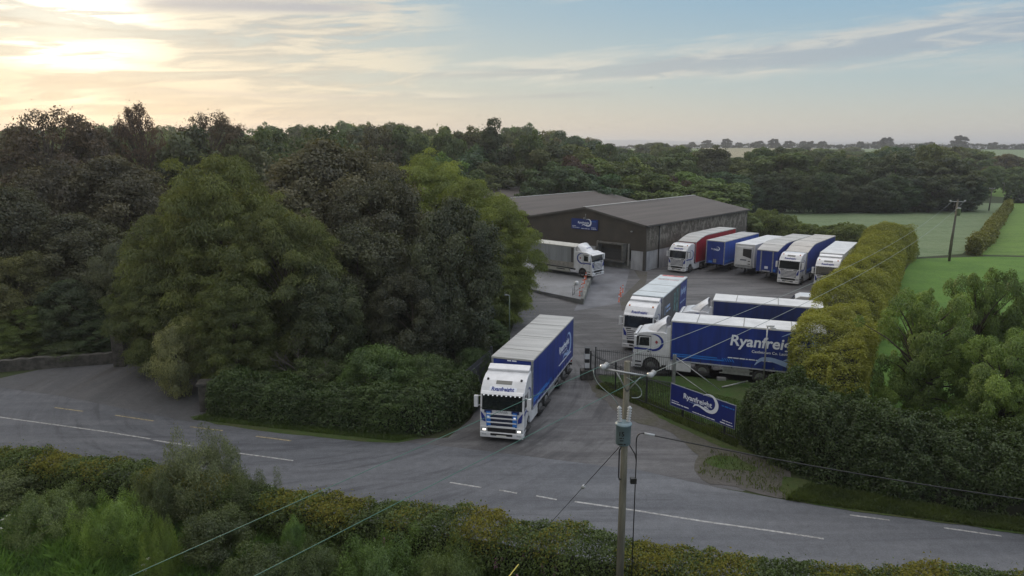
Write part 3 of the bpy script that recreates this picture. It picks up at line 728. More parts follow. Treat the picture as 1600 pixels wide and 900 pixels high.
    # bumper
    mb = MB(); mb.box(2.36, 2.50, -1.22, 1.22, .28, .60); mb.box(2.40, 2.47, -1.2, 1.2, .88, .95); b = mb.build('bumper', WHITE, c, .04)
    mb = MB(); mb.box(2.495, 2.51, -.62, .62, .42, .56); mb.box(2.40, 2.44, -.8, .8, .62, .86); mb.build('lower_intake', BLACKP, b)
    MB().box(2.505, 2.52, -.28, .28, .36, .46).build('number_plate', PLATE, b)
    for y in (-1, 1):
        mb = MB(); mb.box(2.36, 2.46, min(y * .80, y * 1.19), max(y * .80, y * 1.19), .64, .86); h = mb.build('headlight', HEADO, c, .03)
        if lit: MB().box(2.461, 2.468, y * .98 - .09, y * .98 + .09, .69, .80).build('lamp', HEAD, h)
        MB().box(2.502, 2.512, y * .98 - .12, y * .98 + .12, .44, .52).build('fog_lamp', HEADO, b)
        # side window, door seams, handle, step
        s = y
        wy = s * 1.243
        def pan(pts, th, m, nm, par=c):
            mb = MB(); y0, y1 = (wy, wy + th) if s > 0 else (wy - th, wy); mb.prism(pts, y0, y1); return mb.build(nm, m, par)
        pan([(1.97, 1.98), (1.90, 2.58), (1.25, 2.62), (1.22, 1.98)], .008, GLASS, 'side_window')
        mb = MB()
        for (a, bb) in (((2.05, .95), (2.05, 1.9)), ((1.12, 1.2), (1.12, 2.72)), ((1.12, 2.72), (2.0, 2.68))):
            d = .012; x0, x1 = min(a[0], bb[0]) - d, max(a[0], bb[0]) + d; z0, z1 = min(a[1], bb[1]) - d, max(a[1], bb[1]) + d
            y0, y1 = (wy, wy + .004) if s > 0 else (wy - .004, wy); MB().box(x0, x1, y0, y1, z0, z1).build('door_seam', DARKM, c)
        pan([(1.35, 1.55), (1.2, 1.55), (1.2, 1.61), (1.35, 1.61)], .03, BLACKP, 'door_handle')
        if livery == 'swoosh' or livery == 'blue':
            side_band(c, wy + s * .006, LOGOBLUE, 1.02, 2.28, .72, .60, 80, 272, .02, .26, .14)
            mb = MB(); y0, y1 = (wy, wy + .007) if s > 0 else (wy - .007, wy); mb.prism([(1.05, 1.66), (2.3, 1.66), (2.3, 1.80), (1.05, 1.79)], y0, y1); mb.build('stripe', LOGOBLUE, c)
            if style != 'high':
                mb = MB(); y0, y1 = (wy, wy + .006) if s > 0 else (wy - .006, wy)
                mb.prism([(.72 + .10 * math.cos(R_(a)), 2.3 + .12 * math.sin(R_(a))) for a in range(0, 360, 60)], y0, y1); mb.build('emblem', mat('crest_red', (.3, .03, .05), .5), c)
        # mirror
        mb = MB(); mb.box(2.10, 2.28, min(s * 1.38, s * 1.60), max(s * 1.38, s * 1.60), 2.02, 2.72); mb.tube([(2.1, s * 1.22, 2.7), (2.17, s * 1.42, 2.68)], .03, 6); mb.tube([(2.1, s * 1.22, 2.1), (2.17, s * 1.42, 2.1)], .03, 6)
        mr = mb.build('mirror', WHITE, c, .04)
        mb = MB(); mb.box(2.08, 2.098, min(s * 1.40, s * 1.58), max(s * 1.40, s * 1.58), 2.06, 2.68); mb.build('mirror_glass', CHROME, mr)
        mb = MB(); y0, y1 = (wy - .1, wy + .012) if s > 0 else (wy - .012, wy + .1); mb.box(1.78, 2.2, y0, y1, .42, .52); mb.box(1.78, 2.2, y0, y1, .70, .80); mb.build('step', BLACKP, c)
    # visor with lamps
    mb = MB(); tz = top[1][1]
    mb.prism([(2.14, tz + .12), (2.19, tz), (2.40, tz - .04), (2.42, tz), (2.28, tz + .11)], -1.18, 1.18); vz = mb.build('sun_visor', WHITE, c, .015)
    for k in range(9): MB().lathe((2.38, -1.0 + .25 * k, tz - .06), (1, 0, 0), [(0, .05), (.03, .04)], 8).build('marker_lamp', LEDW if lit else HEADO, vz)
    if style == 'high':
        # forehead sign, sunroof, horns, beacons, roof fairing lip
        slabs = MB(); slab(slabs, (2.10, 3.04), (1.97, 3.22), -.76, .76, .03, 0, .01); hb = slabs.build('name_board', PRINTW if lit else WHITE, c, .01)
        if word: letter(c, 'Ryanfreight', LOGOBLUE, (2.145, -.64, 3.07), (0, 1, 0), (-.72, 0, 1), 1.28, .03, .15, 1.15)
        if sunroof:
            mb = MB(); slab(mb, (1.80, 3.345), (1.60, 3.495), -.45, .45, .02, 0, .006); mb.build('roof_window', mat('tinted_hatch', (.16, .16, .15), .2), c, .01)
        if fairing:
            mb = MB(); mb.prism([(.55, 3.68), (.62, 3.86), (.05, 4.02), (0, 3.6)], -1.2, 1.2); mb.build('roof_fairing', WHITE, c, .04)
        for y in (-.95, .95):
            MB().lathe((1.55, y, 3.42), (0, 0, 1), [(0, .07), (.16, .07), (.2, .04)], 10).build('beacon', BLACKP if lit else AMBER, c)
        for y in (-.4, 0, .4, -.8, .8): MB().lathe((2.13, y, 3.0), (.8, 0, .5), [(0, .035), (.05, .03)], 8).build('marker_lamp', LEDW if lit else HEADO, c)
    else:
        mb = MB(); mb.box(.75, 1.35, -.35, .35, 3.0, 3.1); mb.build('roof_hatch', WHITE2, c, .02)
        # air deflector: bowed shell with open back
        mb = MB(); n = 10
        for i in range(n + 1):
            y = -1.1 + 2.2 * i / n; k = 1 - abs(y / 1.1) ** 3
            mb.v += [(.80 + .75 * k, y * .96, 3.0), (.45 + .45 * k, y, 3.45), (.12 + .12 * k, y, 3.72 + .22 * k), (.08 + .10 * k, y, 3.68 + .20 * k), (.38 + .42 * k, y, 3.42), (.70 + .72 * k, y * .96, 3.0)]
        for i in range(n):
            for j in range(5):
                a = i * 6 + j; mb.f.append([a, a + 6, a + 7, a + 1]); mb.mi.append(0); mb.sm.append(True)
        for y in (-1.08, 1.08): mb.add([(.70, y, 3.0), (.40, y, 3.44), (.11, y, 3.71), (.11, y, 3.0)], [(0, 1, 2, 3)])
        mb.build('air_deflector', WHITE, c)
        for y in (-1.2, 1.2): MB().box(-.30, 0.02, y - .03, y + .03, .95, 3.5).build('side_fairing', WHITE, c, .02)
        if word: letter(c, 'Ryanfreight', LOGOBLUE, (2.10, -.55, 2.72), (0, 1, 0), (-.6, 0, 1), 1.1, .03, .15)
    return c
def tractor_chassis(root, ox, axles=(-2.55,), skirt=1, y=None):
    """frame, wheels and side fairings; ox = x of the cab's back"""
    mb = MB(); mb.box(ox - 3.6, ox + 1.9, -.42, -.30, .72, .98); mb.box(ox - 3.6, ox + 1.9, .30, .42, .72, .98); mb.box(ox - 3.6, ox - 3.4, -.4, .4, .74, .96)
    mb.box(ox - 2.9, ox - 1.9, -.45, .45, .98, 1.12)
    mb.build('chassis', DARKM, root)
    for s in (-1, 1):
        wheel(root, ox + 1.05, s * 1.08, .5, .32, s)
        for a in axles: wheel(root, ox + a, s * .98, .5, .58, s)
        mb = MB(); y0, y1 = (1.02, 1.22) if s > 0 else (-1.22, -1.02)
        mb.box(ox - 1.75, ox - .02, y0, y1, .30, .98); mb.build('side_skirt', WHITE, root, .05)
        mb = MB(); y0, y1 = (.60, 1.0) if s > 0 else (-1.0, -.6); mb.box(ox - 1.5, ox - .1, y0, y1, .36, .95); mb.build('fuel_tank', GREYM, root, .08)
        for a in axles:
            mb = MB(); y0, y1 = (.7, 1.24) if s > 0 else (-1.24, -.7)
            pts = [(ox + a + .60 * math.cos(R_(t)), .5 + .60 * math.sin(R_(t))) for t in range(20, 161, 20)]
            pts += [(ox + a + .57 * math.cos(R_(t)), .5 + .57 * math.sin(R_(t))) for t in range(160, 19, -20)]
            mb.prism(pts, y0, y1); mb.build('mudguard', BLACKP, root)
def trailer(root, L, top, side, roof, z0=1.12, front=None, axles=3, lstripe=True, posts=GREYM, word=None, logo_x=None, wz=None, ww=3.4, legs=True, word_col=None, sub=None, fridge=False, rear_side=None, both=True, toolbox=True):
    """curtain-sided body from x=0 (headboard) back to x=-L; top = outline (x, z) of roof from front to back"""
    Wd = 1.275
    prof = [(-L, z0), (0, z0)] + top
    mb = MB(); mb.prism([(x, z) if abs(x) > 1e-6 or True else 0 for x, z in prof], -Wd + .012, Wd - .012)
    cname = 'box_side' if fridge else 'curtain'
    cu = mb.build(cname, side, root, .01)
    # headboard skin
    zf = top[0][1]
    if front: MB().box(0.0, .03, -Wd + .12, Wd - .12, z0 + .06, zf - .12).build('headboard', front, root)
    for y in (-1, 1): MB().box(-.03, .045, min(y * (Wd - .13), y * Wd), max(y * (Wd - .13), y * Wd), z0, zf - .02).build('corner_post', posts, root, .008)
    for y in (-1, 1): MB().box(-L - .02, -L + .09, min(y * (Wd - .07), y * Wd), max(y * (Wd - .07), y * Wd), z0, top[-1][1] - .03).build('corner_post', posts, root, .008)
    # roof sheet following the outline
    mb = MB(); q = [(0.06, top[0][1] - .02)] + [(x, z + .03) for x, z in top[1 if top[0][0] == 0 and len(top) > 2 else 0:]]
    up = [(0.05, top[0][1] + .03)] + [(x, z + .03) for x, z in top[1:-1]] + [(-L - .02, top[-1][1] + .03)]
    dn = [(x, z - .11) for x, z in up]
    mb.prism(up + dn[::-1], -Wd - .004, Wd + .004); ro = mb.build('roof', roof, root, .015)
    if not fridge:   # roof bows / seams
        mb = MB(); xx = -1.7
        zr = top[-1][1]
        while xx > -L + .5:
            zt = np.interp(-xx, [-x for x, z in top], [z for x, z in top]); mb.box(xx - .03, xx + .03, -Wd, Wd, zt + .031, zt + .045); xx -= 3.1
        mb.build('seam_tmp', mat('seam_dark', (.22, .22, .21), .6), ro); merge(ro, bpy.data.objects[mb_last[-1]])
    # side rails, underframe
    mb = MB()
    for y in (-1, 1): mb.box(-L, 0, min(y * (Wd - .05), y * (Wd + .008)), max(y * (Wd - .05), y * (Wd + .008)), z0 - .10, z0 + .0)
    mb.build('side_rail', mat('rail_pale', (.33, .35, .40), .5), root)
    mb = MB(); mb.box(-L + .1, -.2, -.50, -.38, .78, z0 - .1); mb.box(-L + .1, -.2, .38, .50, .78, z0 - .1)
    k = -.6
    while k > -L: mb.box(k - .05, k + .05, -1.2, 1.2, z0 - .2, z0 - .105); k -= 1.2
    mb.box(-L - .02, -L + .08, -1.2, 1.2, .45, .60); mb.build('underframe', DARKM, root)
    if not fridge:   # curtain straps and pole line
        mb = MB(); k = -.75
        for y in (-1, 1):
            k = -.75
            while k > -L + .3: mb.box(k - .022, k + .022, min(y * (Wd - .008), y * (Wd + .006)), max(y * (Wd - .008), y * (Wd + .006)), z0 - .08, z0 + .28); k -= .68
        mb.build('curtain_strap', mat('strap_dark', (.02, .025, .06), .6), cu)
    axx = [-L + 1.3 + 1.31 * i for i in range(axles)]
    for a in axx:
        for s in (-1, 1): wheel(root, a, s * 1.04, .5, .38, s)
    if legs:
        for s in (-1, 1):
            mb = MB(); mb.box(-2.75, -2.6, s * .85 - .07, s * .85 + .07, .12, z0 - .1); mb.box(-2.85, -2.5, s * .85 - .14, s * .85 + .14, 0.03, .12)
            mb.build('landing_leg', DARKM, root)
    if toolbox:
        for s in (-1, 1):
            mb = MB(); y0, y1 = (.75, 1.2) if s > 0 else (-1.2, -.75)
            mb.box(-5.4, -3.6, y0, y1, .48, .95); mb.build('pallet_box', GREYM, root, .02)
            mb = MB(); ys_ = s * 1.21
            for z in (.50, .80): mb.box(-L + 4.4, -3.4, ys_ - .015, ys_ + .015, z, z + .09)
            mb.build('side_guard', GREYM, root)
    if lstripe:
        for s in (-1, 1):
            mb = MB(); y0, y1 = (Wd - .01, Wd - .004) if s > 0 else (-Wd + .004, -Wd + .01)
            mb.box(-3.6, -.15, y0, y1, z0 + .26, z0 + .36); mb.box(-3.2, -.15, y0, y1, z0 + .42, z0 + .50)
            for k in range(5): mb.prism([(-3.65 - .16 * k, z0 + .26), (-3.72 - .16 * k, z0 + .26), (-3.56 - .16 * k, z0 + .50), (-3.49 - .16 * k, z0 + .50)], y0, y1)
            mb.build('blue_print', LBLUE, cu)
    if word:
        x0 = logo_x; zz = wz
        for s in ((1, -1) if both else (1,)):
            rgt = (-s, 0, 0); o = (x0 if s > 0 else x0 - ww, s * (Wd - .004), zz)
            letter(cu, word, word_col or PRINTW, o, rgt, (0, 0, 1), ww, .022, .12)
            swoosh(cu, PRINTP, (o[0], o[1] - s * .002, o[2] - .075 * ww), rgt, (0, 0, 1), ww)
            if sub: letter(cu, sub, PRINTW, (o[0] - s * ww * .30, o[1], zz - .085 * ww), rgt, (0, 0, 1), ww * .48, .012)
            small_print(cu, PRINTW, (o[0] - s * ww * -.02, o[1] + s * .002, z0 + .55), rgt, (0, 0, 1), ww * 1.25, .07, 5)
    # rear doors and lamps
    mb = MB(); mb.box(-L - .035, -L, -Wd + .1, -.02, z0 + .05, top[-1][1] - .15); mb.box(-L - .035, -L, .02, Wd - .1, z0 + .05, top[-1][1] - .15)
    mb.build('rear_door', rear_side or side, root)
    for s in (-1, 1): MB().box(-L - .05, -L - .021, s * 1.0 - .18, s * 1.0 + .18, .66, .80).build('tail_lamp', REDL, root)
    return cu
def flat(L, z): return [(0, z), (-L, z)]
def curved(L, zf, zr, n=8, run=3.0):
    return [(0, zf)] + [(-run * i / n, zf + (zr - zf) * math.sin(math.pi / 2 * i / n)) for i in range(1, n + 1)] + [(-L, zr)]
def lorry(loc, heading, name, label, cat, group):
    return empty(name, (loc[0], loc[1], loc[2] if len(loc) > 2 else 0), heading, label, cat, group)
GRP = 'company lorries and trailers in the yard'
# M: the lorry driving out
L = 10.6
t = lorry((.02, 38.0), R_(72.3 + 180), 'articulated_lorry', 'white and blue articulated lorry leaving the yard entrance, headlights on', 'lorry', GRP)
cab(t, 'high', (.33, 0, 0), R_(6), lit=True).scale = (1, 1, .94)
tractor_chassis(t, .33, (-2.0, -3.35))
trailer(t, L, flat(L, 4.0), BLUE, ROOFG, front=BLUE, word='Ryanfreight', logo_x=-6.3, wz=2.5, ww=2.9, sub='Castletown Co. Laois')
small_print(t, PRINTW, (.052, -.3, 3.82), (0, 1, 0), (0, 0, 1), .6, .08, 3)
# A: parked broadside behind the railings
L = 10.0
t = lorry((11.75, 48.0), R_(160), 'articulated_lorry', 'white cab with lettered royal blue curtain trailer, parked broadside just behind the railings', 'lorry', GRP)
cab(t, 'low', (.30, 0, 0), 0)
tractor_chassis(t, .30)
trailer(t, L, flat(L, 3.98), BLUE, WHITE2, front=BLUE, word='Ryanfreight', logo_x=-4.0, wz=2.62, ww=4.8, sub='Castletown Co. Laois')
# B: parked behind A
L = 8.0
t = lorry((16.5, 54.2), R_(159), 'articulated_lorry', 'white cab with plain navy curtain trailer, parked parallel behind the broadside royal blue one', 'lorry', GRP)
cab(t, 'low', (.30, 0, 0), 0)
tractor_chassis(t, .30)
trailer(t, L, flat(L, 4.08), NAVY, WHITE2, front=NAVY, lstripe=False)
# C: grey and blue trailer, nose towards the camera
L = 9.8
t = lorry((11.2, 55.0), R_(64.6 + 180), 'articulated_lorry', 'lorry with dark grey and blue sides and red print on its white roof, mid-yard', 'lorry', GRP)
cab(t, 'high', (.45, 0, 0), 0, sunroof=False)
tractor_chassis(t, .45)
cu = trailer(t, L, flat(L, 4.0), GREYC, mat('roof_bluish_white', (.48, .53, .56), .5, noise=.1, nscale=.8), front=BLUE, lstripe=False, rear_side=BLUE)
for s in (1, -1):
    y0, y1 = (1.264, 1.270) if s > 0 else (-1.270, -1.264)
    mb = MB(); mb.prism([(-6.6, 1.15), (-L + .1, 1.15), (-L + .1, 3.85), (-6.9, 3.85)], y0, y1); mb.build('blue_panel', mat('print_blue', (.03, .05, .22), .5, noise=.2), cu)
    rgt = (-s, 0, 0); yy = s * 1.268
    small_print(cu, PRINTP, (-1.4 if s > 0 else -2.9, yy, 2.75), rgt, (0, 0, 1), 1.5, .22, 2); small_print(cu, PRINTP, (-1.4 if s > 0 else -2.9, yy, 2.4), rgt, (0, 0, 1), 1.5, .22, 4)
    side_band(cu, yy, PRINTP, -.95, 2.65, .22, .34, 0, 360, .07, .07, .07, name='emblem')
    mb = MB(); mb.box(-4.9, -4.2, min(yy, yy + s * .004), max(yy, yy + s * .004), 1.9, 3.5); mb.box(-6.0, -5.3, min(yy, yy + s * .004), max(yy, yy + s * .004), 1.6, 3.7); mb.build('green_print', mat('print_teal', (.10, .20, .21), .6, noise=.5, nscale=3), cu)
    letter(cu, 'Ryanfreight', PRINTP, (-7.0 if s > 0 else -9.4, s * 1.272, 2.8), rgt, (0, .0, 1), 2.4, .03, .3, 1.6)
    small_print(cu, PRINTP, (-7.0 if s > 0 else -9.4, s * 1.272, 2.0), rgt, (0, 0, 1), 2.3, .12, 8)
letter(t, 'Ryanfreight', PRINTW, (.036, -.55, 3.45), (0, 1, 0), (0, 0, 1), 1.0, .02, .1)
swoosh(t, PRINTW, (.036, -.55, 3.5), (0, 1, 0), (0, 0, 1), 1.0)
RM = mat('roof_red_print', (.42, .10, .10), .6, noise=.6, nscale=2.5)
letter(t, 'Ryanfreight', RM, (-7.4, -.95, 4.035), (0, 1, 0), (-1, 0, 0), 1.9, .02, .1)
MB().box(-9.75, -9.25, -1.0, 1.0, 4.032, 4.04).build('roof_print', RM, t)
# T1: red curved trailer against the warehouse
L = 13.0
t = lorry((23.15, 89.5), R_(50 + 180), 'articulated_lorry', 'white cab with the only red curtain trailer, parked against the warehouse', 'lorry', GRP)
cab(t, 'high', (.35, 0, 0), R_(0), fairing=False); tractor_chassis(t, .35, (-2.2, -3.5))
trailer(t, L, curved(L, 3.8, 4.5, run=3.6), RED, ROOFG, front=RED, lstripe=False, legs=False)
# T2: blue trailer without tractor
L = 11.6
t = lorry((26.4, 87.8), R_(50 + 180), 'semi_trailer', 'blue flat-roofed trailer standing without a tractor, next to the red one', 'trailer', GRP)
trailer(t, L, flat(L, 4.12), mat('curtain_bright_blue', (.012, .06, .33), .42, noise=.2, nscale=.9, bump=.25, bscale=1.4, stretch=(2.2, 1, .25)), ROOFG, front=BLUE)
letter(t, 'Ryanfreight', PRINTW, (.036, -.55, 3.0), (0, 1, 0), (0, 0, 1), .95, .02); swoosh(t, PRINTW, (.036, -.55, 3.05), (0, 1, 0), (0, 0, 1), .95)
MB().box(.032, .09, -.2, .2, 1.3, 1.75).build('connector_box', GREYM, t)
MB().box(.031, .038, -.85, -.35, 1.25, 1.5).build('blue_print', LBLUE, t)
# T3: white refrigerated trailer
L = 11.0
t = lorry((29.5, 85.6), R_(50 + 180), 'semi_trailer', 'white refrigerated trailer with dark cooling grille on its front, between two blue trailers', 'trailer', GRP)
trailer(t, L, flat(L, 3.98), WHITE2, WHITE2, front=WHITE2, fridge=True, lstripe=False, posts=WHITE2)
fr = MB().box(.03, .28, -1.0, 1.0, 1.35, 3.7).build('cooling_unit', WHITE2, t, .05)
mb = MB(); mb.prism([(.282, 2.55), (.292, 2.55), (.292, 3.45), (.282, 3.45)], -.15, .95); mb.build('cooling_grille', BLACKP, fr)
mb = MB(); mb.add([(.283, -.15, 2.55), (.283, .95, 2.25), (.283, .95, 2.56), (.283, -.15, 2.56)], [(0, 1, 2, 3)]); mb.build('cooling_grille', BLACKP, fr)
small_print(fr, mat('print_dark', (.08, .09, .12), .5), (.284, -.45, 1.95), (0, 1, 0), (0, 0, 1), .8, .16, 6)
mb = MB(); mb.box(.282, .30, .55, .85, 1.5, 1.6); mb.box(.282, .30, .55, .85, 1.85, 1.95); mb.build('latch', BLACKP, fr)
MB().box(.03, .2, -1.1, 1.1, 1.0, 1.3).build('headboard_step', GREYM, t)
# T4: blue curved trailer
L = 12.2
t = lorry((31.0, 82.0), R_(49 + 180), 'semi_trailer', 'blue curtain trailer with curved grey roof and pale front posts, standing without a tractor', 'trailer', GRP)
trailer(t, L, curved(L, 3.75, 4.5, run=3.6), BLUE, ROOFG, front=BLUE, posts=BLUE)
mb = MB()
for y in (-.72, .72): mb.box(.03, .09, y - .07, y + .07, 1.1, 3.65)
mb.build('front_post', GREYM, t); MB().box(.032, .10, -.22, .18, 1.5, 1.8).build('connector_box', PRINTW, t)
mb = MB(); mb.box(.03, .08, -.55, .45, 1.12, 1.3); mb.build('connector_panel', GREYM, t); MB().box(.032, .04, .85, 1.1, 1.25, 1.5).build('blue_print', LBLUE, t)
# T5: curved blue trailer with cab
L = 12.4
t = lorry((34.3, 81.4), R_(51.5 + 180), 'articulated_lorry', 'white cab with a blue curved-roof trailer, parked second from the tall yellow-green hedge', 'lorry', GRP)
cab(t, 'high', (.30, 0, 0), 0, fairing=False); tractor_chassis(t, .30)
trailer(t, L, curved(L, 3.66, 4.45, run=3.8), BLUE, ROOFD, front=BLUE)
# T6: white fridge lorry half behind the hedge
L = 11.6
t = lorry((36.7, 77.5), R_(57 + 180), 'articulated_lorry', 'all-white refrigerated lorry half hidden by the tall yellow-green hedge', 'lorry', GRP)
cab(t, 'high', (.35, 0, 0), 0); tractor_chassis(t, .35)
trailer(t, L, flat(L, 4.08), WHITE2, WHITE2, front=WHITE2, fridge=True, lstripe=False, posts=WHITE2)
MB().box(.03, .3, -.9, .9, 3.0, 3.85).build('cooling_unit', WHITE2, t, .04)
# rigid lorry on the pad
hd = R_(-42)
t = lorry((8.5, 81.6, .80), hd, 'rigid_lorry', 'two-axle white and grey curtain-sided rigid lorry on the raised loading pad, left of the dock', 'lorry', GRP)
c = cab(t, 'low', (-.1, 0, 0), 0)
mb = MB(); mb.box(-7.4, 2.0, -.42, -.3, .6, .85); mb.box(-7.4, 2.0, .3, .42, .6, .85); mb.build('chassis', DARKM, t)
for s in (-1, 1):
    wheel(t, .95, s * 1.06, .45, .3, s); wheel(t, -5.2, s * .98, .45, .55, s)
    mb = MB(); y0, y1 = (1.0, 1.2) if s > 0 else (-1.2, -1.0); mb.box(-4.4, -1.0, y0, y1, .38, .82); g = mb.build('side_skirt', mat('skirt_cream', (.33, .33, .30), .6), t, .03)
    mb = MB(); yv = s * 1.203; mb.box(-3.0, -1.7, yv - .005, yv + .005, .62, .74); mb.build('dark_decal', BLACKP, g)
    mb = MB(); mb.box(-7.5, -.3, min(s * 1.262, s * 1.275), max(s * 1.262, s * 1.275), 1.0, 1.62); mb.build('drop_side', mat('drop_side_beige', (.24, .23, .21), .6, noise=.2), t)
    mb = MB(); y0, y1 = (1.264, 1.274) if s > 0 else (-1.274, -1.264); mb.box(-.75, -.35, y0, y1, 1.64, 3.42); mb.build('dark_strip', mat('dark_strip', (.05, .05, .05), .6), t)
MB().box(-7.5, -.3, -1.26, 1.26, .95, 3.45).build('curtain', SILVERC, t, .01)
MB().box(-.34, -.2, -1.275, 1.275, .95, 3.47).build('headboard', WHITE2, t, .01)
MB().box(-7.52, -.18, -1.28, 1.28, 3.47, 3.56).build('roof', mat('roof_cream', (.42, .41, .37), .6, noise=.15), t, .01)
letter(c, 'Ryanfreight', LOGOBLUE, (1.05, -.42, 3.38), (0, 1, 0), (-.7, 0, .8), .84, .03, .1)
# white van roof beyond B
vp = P(1252, 473, 1.9)
t = empty('parked_van', (vp.x + 1.2, vp.y + .9, 0), R_(159), 'white van parked beyond the end of the navy trailer, only its roof showing', 'van')
prof = [(-2.6, .35), (-2.6, 2.35), (-2.5, 2.45), (.9, 2.45), (1.3, 2.25), (1.9, 1.45), (2.5, 1.2), (2.6, .9), (2.6, .35)]
v = MB().prism(prof, -.98, .98).build('body', WHITE, t, .08)
mb = MB(); slab(mb, (1.87, 1.52), (1.34, 2.2), -.85, .85, .02, 0, .004); mb.build('windscreen', GLASS, t)
for s in (-1, 1):
    for x in (-1.6, 1.7): wheel(t, x, s * .88, .35, .22, s)
    mb = MB(); y0, y1 = (.981, .988) if s > 0 else (-.988, -.981); mb.prism([(1.6, 1.5), (1.2, 2.1), (.5, 2.1), (.5, 1.5)], y0, y1); mb.build('side_window', GLASS, t)
    MB().box(2.55, 2.62, s * .7 - .15, s * .7 + .15, .8, 1.0).build('headlight', HEADO, t)

#@@FENCES
# ================================================================== RAILINGS, GATES, BANNER
def railing(name, label, pts, h, cat='railings', step=.13, post_every=3.2, m=IRON, bar=.012, posts=True):
    pts = [Vector(p) for p in pts]
    t = empty(name, pts[0], 0, label, cat); o = pts[0]
    mb = MB(); rails = MB(); d = 0; run = 0
    seg = [(pts[i], pts[i + 1]) for i in range(len(pts) - 1)]
    tot = sum((b - a).length for a, b in seg)
    def at(s):
        for a, b in seg:
            l = (b - a).length
            if s <= l: return a.lerp(b, s / l)
            s -= l
        return seg[-1][1].copy()
    k = 0
    while k * step < tot:
        p = at(k * step) - o; mb.box(p.x - bar, p.x + bar, p.y - bar, p.y + bar, .06, h); k += 1
    for z in (.2, h - .15):
        mb.tube([(p - o) + Vector((0, 0, z)) for p in pts], .025, 6)
    mb.build('bars', m, t)
    if posts:
        n = max(1, round(tot / post_every))
        for i in range(n + 1):
            p = at(tot * i / n) - o; MB().box(p.x - .05, p.x + .05, p.y - .05, p.y + .05, 0, h + .12).build('post', m, t)
    return t
fp = px((922, 592), (950, 607), (1000, 630), (1055, 652), (1105, 671), (1153, 691), (1200, 712))
railing('railings', 'curving run of black iron railings from the entrance pillar to the hedge', fp, 1.95)
g0, g1 = P(926, 590), P(1053, 604)
gt = railing('open_gate', 'long grey sliding gate of upright bars standing open behind the front railings', [g0 + Vector((.2, .25, 0)), g1 + Vector((0, .2, 0))], 2.1, 'gate', .14, 20, mat('gate_grey', (.07, .075, .08), .5), .012)
mb = MB(); e = g1 - g0; mb.box(e.x - .3, e.x - .1, e.y - .1 - .05, e.y + .05, 0, 2.2); mb.tube([(e.x - .2, e.y - .05, 2.1), (e.x + 2.6, e.y - 1.4, .15)], .03, 6); mb.tube([(e.x - .2, e.y - .05, 1.1), (e.x + 1.6, e.y - 1.9, .1)], .025, 6)
mb.build('gate_stay', GREYM, gt)
p = P(922, 592)
t = empty('gate_pillar', (p.x - .25, p.y, 0), 0, 'black and white banded gate pillar at the left end of the railings', 'pillar')
MB().box(-.16, .16, -.16, .16, 0, 2.3).build('pillar_body', BLACKP, t, .02)
for z in (.85, 1.5): MB().box(-.165, .165, -.165, .165, z, z + .38).build('white_band', WHITE2, t)
MB().box(-.45, .45, -.35, .35, 0, .7).build('pillar_base', STONE, t, .05)
# banner
b0 = fp[3].lerp(fp[2], .12); b1 = P(1149, 689.5); 
u_ = (b1 - b0); wdt = u_.length; ang = math.atan2(u_.y, u_.x)
nrm = Vector((math.sin(ang), -math.cos(ang), 0))
t = empty('banner', b0 + nrm * .12, ang, 'large dark blue company banner with white lettering, tied to the front railings', 'banner')
MB().box(0, wdt, -.02, .02, .72, 2.12).build('banner_frame', mat('frame_grey', (.2, .22, .25), .5), t)
pn = MB().box(.05, wdt - .05, -.03, -.021, .76, 2.08).build('banner_sheet', mat('banner_blue', (.006, .016, .15), .4, noise=.15, nscale=1), t)
ww = wdt * .44; bx = wdt * .22
letter(pn, 'Ryanfreight', PRINTW, (bx, -.034, 1.47), (1, 0, 0), (0, 0, 1), ww, .02)
swoosh(pn, PRINTW, (bx, -.034, 1.53), (1, 0, 0), (0, 0, 1), ww)
small_print(pn, PRINTP, (bx + ww * .2, -.035, 1.36), (1, 0, 0), (0, 0, 1), ww * .4, .035, 11)
for k, (x, z, wd, hh_) in enumerate(((.03, .92, .29, .06), (.03, 1.06, .12, .04), (.37, .82, .34, .055), (.79, .84, .18, .06), (.82, 1.0, .14, .045))):
    small_print(pn, PRINTW, (wdt * x, -.035, z), (1, 0, 0), (0, 0, 1), wdt * wd, hh_, k + 20)
small_print(pn, LBLUE, (wdt * .80, -.035, 1.82), (1, 0, 0), (0, 0, 1), wdt * .18, .07, 31)
# sheeted palisade gate on the left of the entrance
q0, q1 = P(716, 640), P(768, 590)
e = q1 - q0; Lg = e.length
t = empty('side_gate', q0, math.atan2(e.y, e.x), 'dark steel boarded gate standing against the hedge, left of the lorry driving out', 'gate')
mb = MB(); k = 0
while k * .16 < Lg: mb.box(k * .16, k * .16 + .13, -.015, .015, .08, 2.1 + .03 * (k % 2)); k += 1
mb.build('boards', GATEM, t)
mb = MB(); mb.box(0, Lg, -.05, -.016, .35, .42); mb.box(0, Lg, -.05, -.016, 1.75, 1.82); mb.build('rail', GATEM, t)
for x in (0, Lg): MB().box(x - .07, x + .07, -.07, .07, 0, 2.3).build('post', GATEM, t)
# thin lamp pole by the lane
p = P(796, 532)
t = empty('lamp_post', p, 0, 'thin green-grey lamp post under the trees beside the lane', 'lamp post')
MB().tube([(0, 0, 0), (0, 0, 3.9)], [.06, .04], 8).build('post', mat('post_green', (.12, .16, .11), .6), t)
mb = MB(); mb.tube([(0, 0, 3.9), (-.25, 0, 3.95)], .03, 6); mb.box(-.45, -.2, -.1, .1, 3.9, 4.0); mb.build('lamp_head', GREYM, t)
